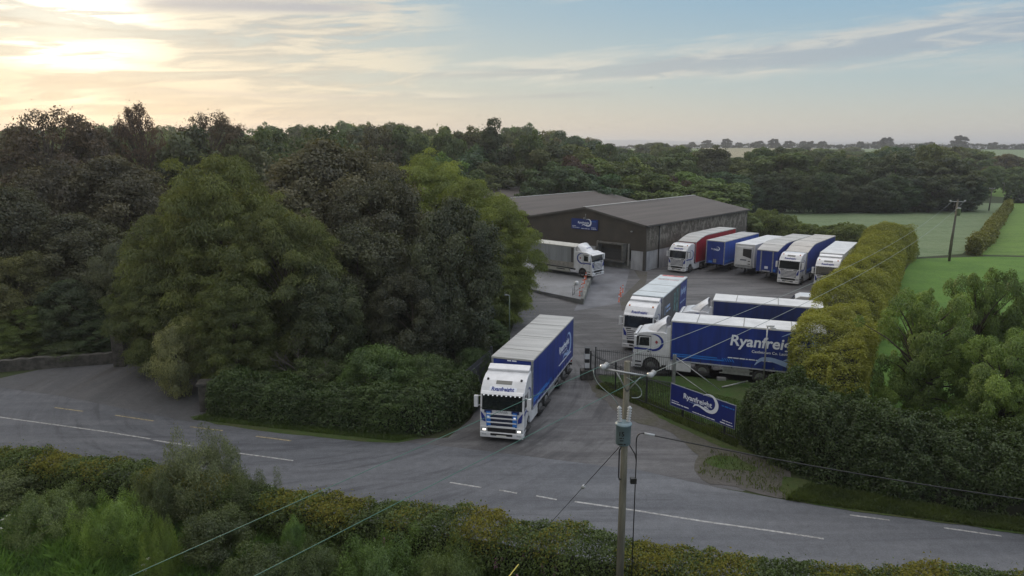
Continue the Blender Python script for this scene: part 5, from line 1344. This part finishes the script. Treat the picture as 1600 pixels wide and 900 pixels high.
tree('far_small', u1485, 885, 10, hgt_i(u1485, 885) + 17, (.022, .032, .024), 'tall oval tree standing above the others on the far ridge at the right', z=hgt_i(u1485, 885) - .5)
# far small white-roofed shed
p = PY(1526, 253, 420); sh = empty('distant_shed', (p.x, p.y, 0), .3, 'tiny pale-roofed shed among the distant trees', 'shed')
MB().box(-7, 7, -4, 4, 0, p.z).build('wall', CLAD, sh)
mb = MB(); mb.add([(-7.5, -4.6, p.z), (7.5, -4.6, p.z), (7.5, 0, p.z + 2), (-7.5, 0, p.z + 2), (-7.5, 4.6, p.z), (7.5, 4.6, p.z)], [(0, 1, 2, 3), (3, 2, 5, 4), (0, 3, 4), (1, 5, 2)]); mb.build('roof', mat('shed_roof', (.5, .5, .5), .5), sh)

# ------------------------------------------------------------------ hedges
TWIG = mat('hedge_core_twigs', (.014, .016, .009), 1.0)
def hedge(name, label, pts, width, height, n, leaf, col, seed, cat='hedge', top_noise=.25, aspect=.5, spikes=0.0, cols=None, droop=False, group=None, side_in=.35, capf=.04):
    rg = np.random.default_rng(seed); pts = [np.array([p[0], p[1]]) for p in pts]; m_ = len(pts)
    w_ = width if isinstance(width, (list, tuple)) else [width] * m_; h_ = height if isinstance(height, (list, tuple)) else [height] * m_
    L = np.array([0] + [np.linalg.norm(pts[i + 1] - pts[i]) for i in range(m_ - 1)]).cumsum()
    PX_, PY_ = np.array([p[0] for p in pts]), np.array([p[1] for p in pts])
    w0_, w1_ = w_[0] / 2, w_[-1] / 2
    s = rg.uniform(-w0_, L[-1] + w1_, n); over0 = np.maximum(0, -s) / w0_; over1 = np.maximum(0, s - L[-1]) / w1_
    endk = np.sqrt(np.clip(1 - np.maximum(over0, over1) ** 2, 0.02, 1))
    t0 = (pts[1] - pts[0]) / (L[1] + 1e-9); t1 = (pts[-1] - pts[-2]) / (L[-1] - L[-2] + 1e-9)
    x = np.interp(s, L, PX_) - over0 * w0_ * t0[0] + over1 * w1_ * t1[0]; y = np.interp(s, L, PY_) - over0 * w0_ * t0[1] + over1 * w1_ * t1[1]
    e = .5; dx = np.interp(s + e, L, PX_) - np.interp(s - e, L, PX_); dy = np.interp(s + e, L, PY_) - np.interp(s - e, L, PY_)
    ln = np.hypot(dx, dy) + 1e-9; nx_, ny_ = -dy / ln, dx / ln
    W_ = np.interp(s, L, w_) / 2; H_ = np.interp(s, L, h_)
    ph = rg.uniform(0, 6.28, 8)
    istop = rg.random(n) < .48; a_ = rg.uniform(-1, 1, n); b_ = rg.random(n) ** .9          # rounded-box section
    ux = np.where(istop, a_, np.sign(a_) * (1 - b_ ** 4) ** .25); uz = np.where(istop, (1 - a_ ** 4) ** .25, b_)
    th = np.arctan2(uz, ux)
    capm = rg.random(n) < capf; c0 = capm & (rg.random(n) < .5); c1 = capm & ~c0
    ux = np.where(capm, rg.uniform(-1, 1, n), ux); uz = np.where(capm, rg.uniform(0, 1, n), uz)
    ov = np.sqrt(np.clip(1 - ux ** 2, 0, 1)) * (1 - uz ** 4)
    x = np.where(c0, PX_[0] - t0[0] * w0_ * ov, np.where(c1, PX_[-1] + t1[0] * w1_ * ov, x)); y = np.where(c0, PY_[0] - t0[1] * w0_ * ov, np.where(c1, PY_[-1] + t1[1] * w1_ * ov, y))
    s = np.where(c0, 0, np.where(c1, L[-1], s)); endk = np.where(capm, 1, endk); th = np.arctan2(uz, ux)
    W_ = np.interp(s, L, w_) / 2; H_ = np.interp(s, L, h_)
    q3 = np.stack([x + nx_ * ux * W_, y + ny_ * ux * W_, uz * H_], 1)
    def wav(freq, m, sd):
        g_ = np.random.default_rng(sd + seed); o_ = np.zeros(n)
        for _ in range(m):
            kv = unit(g_.normal(size=3)) * freq * g_.uniform(.7, 1.4); o_ += np.sin(q3 @ kv + g_.uniform(0, 6.28))
        return o_ / math.sqrt(m)
    cs = 1.6 / max(.8, height[0] ** .5 if isinstance(height, (list, tuple)) else height ** .5)
    bmp = .55 * wav(2.0 * cs, 6, 1) + .5 * np.abs(wav(4.2 * cs, 6, 2)) + .3 * wav(8 * cs, 6, 3)
    low = wav(.55 * cs, 4, 4)
    dep = rg.uniform(0, 1, n) ** 1.6 * side_in
    k = 1 + top_noise * .35 * bmp + top_noise * .3 * low
    X_ = ux * (W_ * k * endk - dep * .8); Z_ = np.clip(uz, -.05, 1) * (H_ * k * (.35 + .65 * endk) - dep)
    # root the side leaves all the way down
    Z_ = np.where(uz < .98, Z_ , Z_)
    spk = (rg.random(n) < spikes) & (uz > .8); Z_ = Z_ + np.where(spk, rg.random(n) * .5 * H_ * .35, 0)
    C = np.stack([x + nx_ * X_, y + ny_ * X_, np.maximum(Z_, .04)], 1) + rg.normal(size=(n, 3)) * leaf * .5
    No = np.stack([nx_ * ux, ny_ * ux, uz], 1); Nn = unit(No * .6 + rg.normal(size=(n, 3)) * .65 + np.array([0, 0, .3]))
    V, F = quads(C, Nn, leaf * rg.uniform(.55, 1.35, n), rg, aspect)
    patch = .5 + .25 * np.sin(s * .9 + ph[6]) + .25 * np.sin(s * 2.1 + ph[7] + th)
    t = np.clip(.45 * (bmp * .45 + .4) + .4 * rg.random(n) + .25 * (patch - .3), 0, 1)
    mi = np.zeros(n, int); mats = [LEAF]
    if cols is not None:
        mats.append(cols); hm = np.clip((uz - .6) * 3, 0, 1) * np.clip(patch * 1.8 - .45, 0, 1); mi = (rg.random(n) < hm * .95).astype(int)
    me = np_mesh(name, V, F, mats, np.repeat(t, 4), mi)
    o = bpy.data.objects.new('foliage', me); COL.objects.link(o); o.color = (*col, 1)
    r = empty(name, (0, 0, 0), 0, label, cat, group); o.parent = r
    # dark woody core
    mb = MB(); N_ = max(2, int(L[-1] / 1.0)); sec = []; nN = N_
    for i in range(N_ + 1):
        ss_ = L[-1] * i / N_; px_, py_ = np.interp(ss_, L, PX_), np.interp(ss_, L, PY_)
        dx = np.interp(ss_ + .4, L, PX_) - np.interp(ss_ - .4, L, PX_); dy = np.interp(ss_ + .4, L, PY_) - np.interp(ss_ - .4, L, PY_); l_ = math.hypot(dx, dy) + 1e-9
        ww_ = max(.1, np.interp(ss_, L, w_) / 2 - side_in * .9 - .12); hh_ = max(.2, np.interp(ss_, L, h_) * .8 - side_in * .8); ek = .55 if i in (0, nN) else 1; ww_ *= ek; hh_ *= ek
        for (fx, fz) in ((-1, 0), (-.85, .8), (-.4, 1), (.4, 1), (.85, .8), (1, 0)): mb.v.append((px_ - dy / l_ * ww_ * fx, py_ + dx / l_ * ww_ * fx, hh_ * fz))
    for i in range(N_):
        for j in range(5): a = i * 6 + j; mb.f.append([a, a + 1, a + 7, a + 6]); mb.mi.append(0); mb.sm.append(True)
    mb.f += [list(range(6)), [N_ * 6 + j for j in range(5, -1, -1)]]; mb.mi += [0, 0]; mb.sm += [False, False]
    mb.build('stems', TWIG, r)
    return r
def tintmat(name, c1, c2):
    m = bpy.data.materials.new(name); m.use_nodes = True; t = NT(m.node_tree); t.n.clear()
    at = t.new('ShaderNodeAttribute', attribute_name='tint'); c = t.mix(at.outputs['Fac'], c1, c2)
    d = t.new('ShaderNodeBsdfDiffuse'); t.put(d.inputs[0], c); tr = t.new('ShaderNodeBsdfTranslucent'); t.put(tr.inputs[0], c)
    mx = t.new('ShaderNodeMixShader'); mx.inputs[0].default_value = .3; t.l.new(d.outputs[0], mx.inputs[1]); t.l.new(tr.outputs[0], mx.inputs[2])
    o = t.new('ShaderNodeOutputMaterial'); t.l.new(mx.outputs[0], o.inputs[0]); return m
TOPY = tintmat('young_hedge_tips', (.10, .125, .026), (.24, .215, .05))
# long hedge along the near side of the road
def HT(u, v, z): p = P(u, v, z); return (p.x, p.y - .75)
near_pts = [HT(-160, 672, 2.0), HT(0, 692, 2.0), HT(120, 703, 2.0), HT(200, 716, 2.0), HT(330, 735, 2.0), HT(440, 752, 2.1), HT(560, 773, 2.1), HT(640, 785, 2.1), HT(800, 812, 2.1), HT(950, 836, 2.1), HT(1080, 853, 2.1), HT(1200, 868, 2.1), HT(1350, 878, 2.1), HT(1500, 888, 2.1), HT(1700, 903, 2.1)]
hedge('roadside_hedge', 'long clipped hedge along the near side of the road with yellow and rust young tips', near_pts, 1.7, 2.05, 230000, .05, (.058, .092, .024), 41, cols=TOPY, top_noise=.28, spikes=.03)
# left hedge bordering the clump
lp = [P(345, 652), P(420, 663), P(500, 672), P(590, 680), P(650, 683), P(690, 672), P(715, 648)]
lp = [(p.x, p.y + 1.3) for p in lp]
hedge('roadside_hedge', 'dark green leafy hedge rounding the left corner of the yard entrance', lp, 2.6, [2.2, 2.3, 2.4, 2.6, 2.6, 2.6, 2.4], 120000, .065, (.038, .068, .022), 42, top_noise=.4, spikes=.02)
T('shrub', 590, 540, 40.5, 66, (.040, .072, .024), 'bushy green shrub mound on top of the corner hedge', name='shrub', cat='shrub')
T('shrub', 672, 555, 40.5, 48, (.034, .058, .022), 'small-leaved shrub at the corner behind the side gate', name='shrub', cat='shrub')
T('shrub', 500, 560, 41.5, 55, (.036, .055, .022), 'low shrub below the dead branches', name='shrub', cat='shrub')
T('shrub', 420, 575, 41.5, 55, (.034, .054, .022), 'low dark shrub at the back of the left hedge', name='shrub', cat='shrub')
T('dense', 770, 500, 52, 26, (.03, .055, .02), 'ivy-clad bush beside the thin lamp post', name='bush', cat='bush')
T('shrub', 742, 545, 45, 30, (.03, .055, .022), 'bush behind the side gate', name='shrub', cat='shrub')
# tall yellow-green hedge between yard and field
yp = [(54.8, 98.5), (48.9, 89.5), (42.5, 78.6), (35.4, 67.0), (28.6, 56.5), (24.2, 49.3), (20.9, 43.2), (18.9, 38.9)]
hedge('tall_hedge', 'tall yellow-green hedge running from the road up beside the yard to its far corner', yp, [5.8, 5.0, 4.9, 4.9, 5.0, 5.0, 4.8, 4.4], [4.4, 4.4, 4.4, 4.4, 4.5, 4.6, 4.4, 3.6], 330000, .085, (.155, .180, .034), 43, top_noise=.32, aspect=.36, side_in=.5, capf=.07)
# back hedge of the yard
bp_ = [(43.5, 129.5), (46.5, 123), (50, 117), (54, 111.5), (57, 105.5), (57.5, 100)]
hedge('back_hedge', 'pale green bushy hedge along the back of the parking area, in front of the pasture', bp_, 4.4, [4.4, 4.2, 3.3, 3.2, 3.0, 3.2], 90000, .12, (.10, .14, .045), 44, top_noise=.5, side_in=.5)
T('far1', 1168, 332, 120, 22, (.07, .10, .04), 'rounded pale bush at the back corner of the warehouse', name='bush', cat='bush')
# thin hedge between the two pastures
hedge('field_hedge', 'thin yellowish hedge dividing the two pastures behind the field pole', [(70, 102.5), (85, 121), (100.5, 141.5), (122, 169), (134, 185)], 1.7, [1.7, 1.8, 1.5, 1.8, 2.0], 26000, .2, (.10, .115, .03), 45, top_noise=.9, side_in=.5)
hedge('field_hedge', 'dark hedge across the far end of the right-hand pasture', [(146, 201), (175, 203), (230, 204), (300, 206)], 3, 3.6, 14000, .35, (.03, .05, .024), 46, top_noise=.6, side_in=.6)
hedge('ridge_hedge', 'continuous dark hedge line along the far ridge below the hills', [(90, 862), (250, 870), (430, 872), (700, 880)], 7, [16.5, 18.5, 18.8, 18.8], 30000, .9, (.035, .048, .032), 49, top_noise=.15, side_in=1.2)
hedge('field_hedge', 'farthest dark hedge behind the distant bright field', [(180, 300), (240, 305), (330, 300)], 4, 5, 9000, .5, (.03, .05, .024), 47, top_noise=.6, side_in=.6)
# hedgerow on the right by the road
rp_ = [P(1200, 715), P(1250, 738), P(1320, 765), P(1440, 790), P(1560, 812), P(1700, 840)]
rp_ = [(p.x + .5, p.y + 1.9) for p in rp_]
hedge('roadside_hedgerow', 'tall dark overgrown hedgerow beside the road, right of the railings', rp_, [3.0, 3.8, 4.2, 4.2, 4.0, 4.0], [3.1, 3.4, 3.4, 3.3, 3.3, 3.2], 190000, .065, (.034, .060, .020), 48, top_noise=.45, spikes=.02, side_in=.5)
T('shrub', 1228, 612, 36, 52, (.034, .048, .022), 'dark round bush at the left end of the right-hand hedgerow', name='bush', cat='bush')
T('shrub', 1290, 640, 36, 60, (.036, .058, .022), 'dark bush second from the banner in the right-hand hedgerow', name='bush', cat='bush')
# ash tree on the right
T('ash', 1450, 458, 38.5, 86, (.075, .122, .034), 'broad mid-green tree right of the tall hedge, with bare limbs showing', name='ash_tree')
T('ash', 1540, 428, 41, 66, (.058, .096, .028), 'taller open-crowned tree behind the broad one at the right', name='ash_tree')
T('ash', 1585, 520, 34, 92, (.08, .13, .036), 'bright green bushy tree at the right edge above the hedgerow', name='ash_tree')
T('ash', 1650, 440, 40, 80, (.05, .085, .026), 'tree cut by the right edge of the picture', name='ash_tree')
T('shrub', 1400, 640, 34.5, 55, (.05, .085, .026), 'leafy bush below the broad tree at the right', name='bush', cat='bush')
T('shrub', 1480, 650, 33, 60, (.045, .08, .024), 'bush between hedgerow and bright green tree at the right', name='bush', cat='bush')

# ------------------------------------------------------------------ foreground growth
def G(u, v, y, z=0): p = PY(u, v, y); return p.x
def shrubT(key, u, vt, y, rpx, col, label): return T(key, u, vt, y, rpx, col, label, name='shrub', cat='shrub')
shrubT('shrub_fine', 312, 682, 27.5, 82, (.075, .095, .055), 'big grey-green willow bush rising above the near hedge')
shrubT('shrub_fine', 245, 735, 26.5, 55, (.058, .078, .038), 'grey-green bush attached to the left of the willow')
shrubT('shrub_fine', 385, 740, 26.5, 50, (.050, .068, .030), 'darker bush to the right of the willow')
shrubT('shrub_fine', 175, 775, 24.5, 62, (.085, .14, .034), 'light green shrub left of the willow bush')
shrubT('shrub_fine', 70, 770, 26, 75, (.062, .092, .034), 'feathery green bush at the left behind the meadow')
shrubT('shrub', -10, 745, 28, 62, (.055, .075, .03), 'shrub cut by the left edge in front of the near hedge')
shrubT('shrub_fine', 245, 812, 22.5, 34, (.080, .12, .032), 'yellow-green sapling in front of the willow')
shrubT('shrub', 330, 800, 24, 60, (.036, .052, .022), 'dark bush in front of the willow, lower left')
shrubT('shrub', 455, 815, 23.5, 24, (.06, .11, .036), 'small bright green sapling under the green wire')
shrubT('shrub_fine', 590, 845, 21.5, 85, (.050, .090, .026), 'wide weedy green bush at the bottom, left of centre')
shrubT('shrub_fine', 480, 850, 22, 70, (.040, .062, .024), 'dull green bush at the bottom under the green wires')
shrubT('shrub_fine', 700, 858, 21, 70, (.058, .088, .032), 'weedy bush at the bottom, middle of the picture')
shrubT('shrub', 400, 860, 21.5, 60, (.036, .054, .022), 'dark bush at the bottom beside the meadow')
# meadow grass and weeds (uncountable)
def tufts(name, label, region, n, h, wdt, col, seed, cat, leafy=False):
    rg_ = np.random.default_rng(seed); a, b, c, d = [np.array(q) for q in region]
    s, t_ = rg_.random(n), rg_.random(n)
    base = (a * (1 - s)[:, None] + b * s[:, None]) * (1 - t_)[:, None] + (d * (1 - s)[:, None] + c * s[:, None]) * t_[:, None]
    cl = .5 + .5 * np.sin(base[:, 0] * 1.7 + 1) * np.sin(base[:, 1] * 2.1)
    hh2 = h * rg_.uniform(.5, 1.2, n) * (.7 + .6 * cl)
    ln = rg_.normal(size=(n, 2)) * .35
    dr = rg_.normal(size=(n, 2)); dr /= np.linalg.norm(dr, axis=1, keepdims=True)
    B = np.concatenate([base, np.zeros((n, 1))], 1); D = np.concatenate([dr * wdt, np.zeros((n, 1))], 1)
    tip = B + np.concatenate([ln * hh2[:, None], hh2[:, None]], 1); midp = B + np.concatenate([ln * hh2[:, None] * .35, hh2[:, None] * .6], 1)
    V = np.stack([B - D * .5, B + D * .5, midp + D * .6, tip], 1).reshape(-1, 3); F = np.arange(4 * n).reshape(n, 4)
    tt = np.clip(.5 * cl + .5 * rg_.random(n), 0, 1)
    me = np_mesh(name, V, F, LEAF, np.repeat(tt, 4)); o = bpy.data.objects.new(name, me); COL.objects.link(o); o.color = (*col, 1)
    return tag(o, label, cat, kind='stuff')
tufts('meadow_grass', 'lush green meadow grass at the lower left corner', [(-24, 16), (-6, 16), (-4, 26), (-26, 29)], 110000, .5, .045, (.085, .165, .045), 3, 'grass')
tufts('weeds', 'tangle of green weeds in front of the near hedge', [(-8, 15), (14, 13), (10, 20.3), (-8, 25)], 90000, .8, .06, (.040, .066, .024), 4, 'weeds')
def W2_(*l): return [(P(u, v).x, P(u, v).y) for u, v in l]
tufts('verge_grass', 'rough grass blades on the verge below the left hedge', W2_((300, 656), (620, 690), (660, 682), (330, 645)), 16000, .16, .03, (.060, .098, .026), 11, 'grass')
tufts('verge_grass', 'rough grass blades on the verge below the right hedgerow', W2_((1228, 782), (1620, 836), (1620, 818), (1262, 758)), 24000, .2, .03, (.055, .082, .028), 12, 'grass')
tufts('verge_grass', 'weedy grass growing along the foot of the railings', W2_((930, 606), (1150, 700), (1156, 688), (950, 600)), 9000, .25, .03, (.060, .085, .028), 13, 'grass')
tufts('lawn_grass', 'grass blades on the small lawn behind the railings', W2_((950, 604), (1150, 688), (1215, 640), (1000, 588)), 22000, .10, .035, (.055, .095, .026), 14, 'grass')
tufts('bank_weeds', 'sparse weeds on the gravel bank right of the entrance', W2_((1090, 740), (1240, 785), (1220, 725), (1110, 705)), 700, .2, .04, (.062, .085, .03), 15, 'weeds')
# leafy weed stems over the tangle
rgn = np.random.default_rng(8); n = 42000
sx_ = rgn.uniform(-9, 8, 700); sy_ = 15 + rgn.random(700) * (9.0 - sx_ * .48); sh_ = rgn.uniform(.5, 1.3, 700)
ii = rgn.integers(0, 700, n); hh3 = rgn.random(n) ** .7
C = np.stack([sx_[ii] + rgn.normal(size=n) * .12 * (1.2 - hh3), sy_[ii] + rgn.normal(size=n) * .12 * (1.2 - hh3), sh_[ii] * hh3 + .05], 1)
V, F = quads(C, unit(rgn.normal(size=(n, 3)) * .6 + np.array([0, 0, .7])), rgn.uniform(.04, .09, n), rgn, .35)
me = np_mesh('weeds', V, F, LEAF, np.repeat(np.clip(rgn.random(700)[ii] * .6 + .4 * rgn.random(n), 0, 1), 4)); o = bpy.data.objects.new('leafy_weeds', me); COL.objects.link(o); o.color = (.052, .088, .028, 1)
tag(o, 'leafy weed stems standing among the tangle in front of the near hedge', 'weeds', kind='stuff')
# pink flower spikes and white umbels
def spike(x, y, h, label, group):
    t = empty('pink_wildflower', (x, y, 0), 0, label, 'flower', group)
    MB().tube([(0, 0, 0), (.02, 0, h)], .012, 5).build('stem', mat('stem_green', (.06, .1, .03), .8), t)
    rg_ = random.Random(int(x * 100)); mb = MB()
    for k in range(26):
        z = h - .05 - .45 * k / 26; r = .02 + .05 * k / 26; a = rg_.uniform(0, 6.28); s = .028
        c = Vector((r * math.cos(a), r * math.sin(a), z)); mb.add([c + Vector((-s, 0, 0)), c + Vector((0, -s, s * .3)), c + Vector((s, 0, 0)), c + Vector((0, s, s * .6))], [(0, 1, 2, 3)])
        mb.add([c + Vector((0, 0, -s)), c + Vector((s, 0, 0)), c + Vector((0, 0, s)), c + Vector((-s, 0, 0))], [(0, 1, 2, 3)])
    mb.build('blossom', PINK, t)
for i, (u, v) in enumerate(((768, 862), (775, 870), (784, 868), (818, 862), (829, 860), (843, 862), (848, 878), (868, 882), (875, 862), (808, 896), (820, 902), (600, 838), (608, 836))):
    p = P(u, v, 1.5); spike(p.x, p.y, p.z, 'pink flower spike in the weeds before the near hedge', 'pink flower spikes in the weeds')
def umbel(u, v, y, label):
    p = P(u, v, .9); t = empty('white_wildflower', (p.x, p.y, 0), 0, label, 'flower', 'white flower heads'); mb = MB(); mb.tube([(0, 0, 0), (0, 0, p.z)], .015, 5); mb.build('stem', MATS['stem_green'], t)
    rg_ = random.Random(u); mb = MB()
    for k in range(30):
        a, r = rg_.uniform(0, 6.28), .09 * math.sqrt(rg_.random()); c = Vector((r * math.cos(a), r * math.sin(a), p.z + .03 - r * r)); s = .018
        mb.add([c + Vector((-s, 0, 0)), c + Vector((0, -s, 0)), c + Vector((s, 0, 0.01)), c + Vector((0, s, 0))], [(0, 1, 2, 3)])
    mb.build('blossom', WFLOW, t)
for i, (u, v, y) in enumerate(((5, 812, 20), (14, 806, 20.5), (2, 826, 19.5), (224, 884, 18), (232, 874, 18.5), (244, 880, 18.5), (226, 892, 17.5))):
    umbel(u, v, y, 'white flower head at the left edge of the meadow' if u < 100 else 'white flower head in the meadow just under the green wire')
# yellow stick
a, b = PY(810, 882, 18.5), PY(796, 900, 18)
tag(MB().tube([a, b, b + (b - a) * 2], .02, 6).build('yellow_stake', mat('stake_yellow', (.5, .42, .08), .6)), 'thin yellow stake leaning in the weeds at the bottom of the picture', 'stake')
# dead branches
p = PY(478, 545, 42.5)
t = empty('dead_branches', (p.x, p.y, 0), 0, 'bare grey dead branches showing through the dark foliage above the left hedge', 'branches')
rgd = random.Random(2); mb = MB()
def twig(a, d, l, r, k):
    b = a + d * l; mb.tube([a, a.lerp(b, .5) + Vector((rgd.uniform(-.1, .1), 0, rgd.uniform(-.05, .1))), b], [r, r * .75, r * .5], 5)
    if k:
        for _ in range(3): twig(a.lerp(b, rgd.uniform(.4, 1)), (d + Vector((rgd.uniform(-.8, .8), rgd.uniform(-.6, .3), rgd.uniform(-.4, .8)))).normalized(), l * .6, r * .55, k - 1)
for i in range(5): twig(Vector((rgd.uniform(-.5, .5), -.3, 1.5)), Vector((rgd.uniform(-.9, .9), rgd.uniform(-.7, 0), rgd.uniform(.4, 1))).normalized(), 1.5, .045, 3)
mb.build('boughs', mat('dead_wood', (.13, .115, .10), .9), t)

#@@HAZE
# ================================================================== AIR
HAZE = True
if HAZE:
    m = bpy.data.materials.new('haze'); m.use_nodes = True; t = NT(m.node_tree); t.n.clear()
    pv = t.new('ShaderNodeVolumePrincipled'); pv.inputs['Color'].default_value = (.72, .76, .84, 1); pv.inputs['Density'].default_value = .00028; pv.inputs['Anisotropy'].default_value = .35
    o = t.new('ShaderNodeOutputMaterial'); t.l.new(pv.outputs[0], o.inputs['Volume'])
    hz = MB().box(-10000, 10000, -70, 9000, -1.5, 95).build('haze', m); tag(hz, kind='stuff')

# ------------------------------------------------------------------ tell same-labelled things apart by their place
ORD = ['leftmost', 'second from left', 'third from left', 'fourth from left', 'fifth from left', 'sixth from left', 'seventh from left', 'eighth from left', 'ninth from left', 'tenth from left', 'eleventh from left', 'twelfth from left', 'thirteenth from left', 'fourteenth from left', 'fifteenth from left', 'sixteenth from left']
def disambiguate():
    by = {}
    for o in scn.objects:
        if o.parent is None and o.get('label'): by.setdefault(o['label'], []).append(o)
    for lb, os_ in by.items():
        if 1 < len(os_) <= 16:
            os_.sort(key=lambda o: o.location.x / max(1, o.location.y))
            for i, o in enumerate(os_):
                w_ = ORD[i] if i < len(os_) - 1 or len(os_) > 12 else 'rightmost'
                if len(os_) == 2: w_ = ('left', 'right')[i]
                o['label'] = w_ + ' ' + lb
disambiguate()
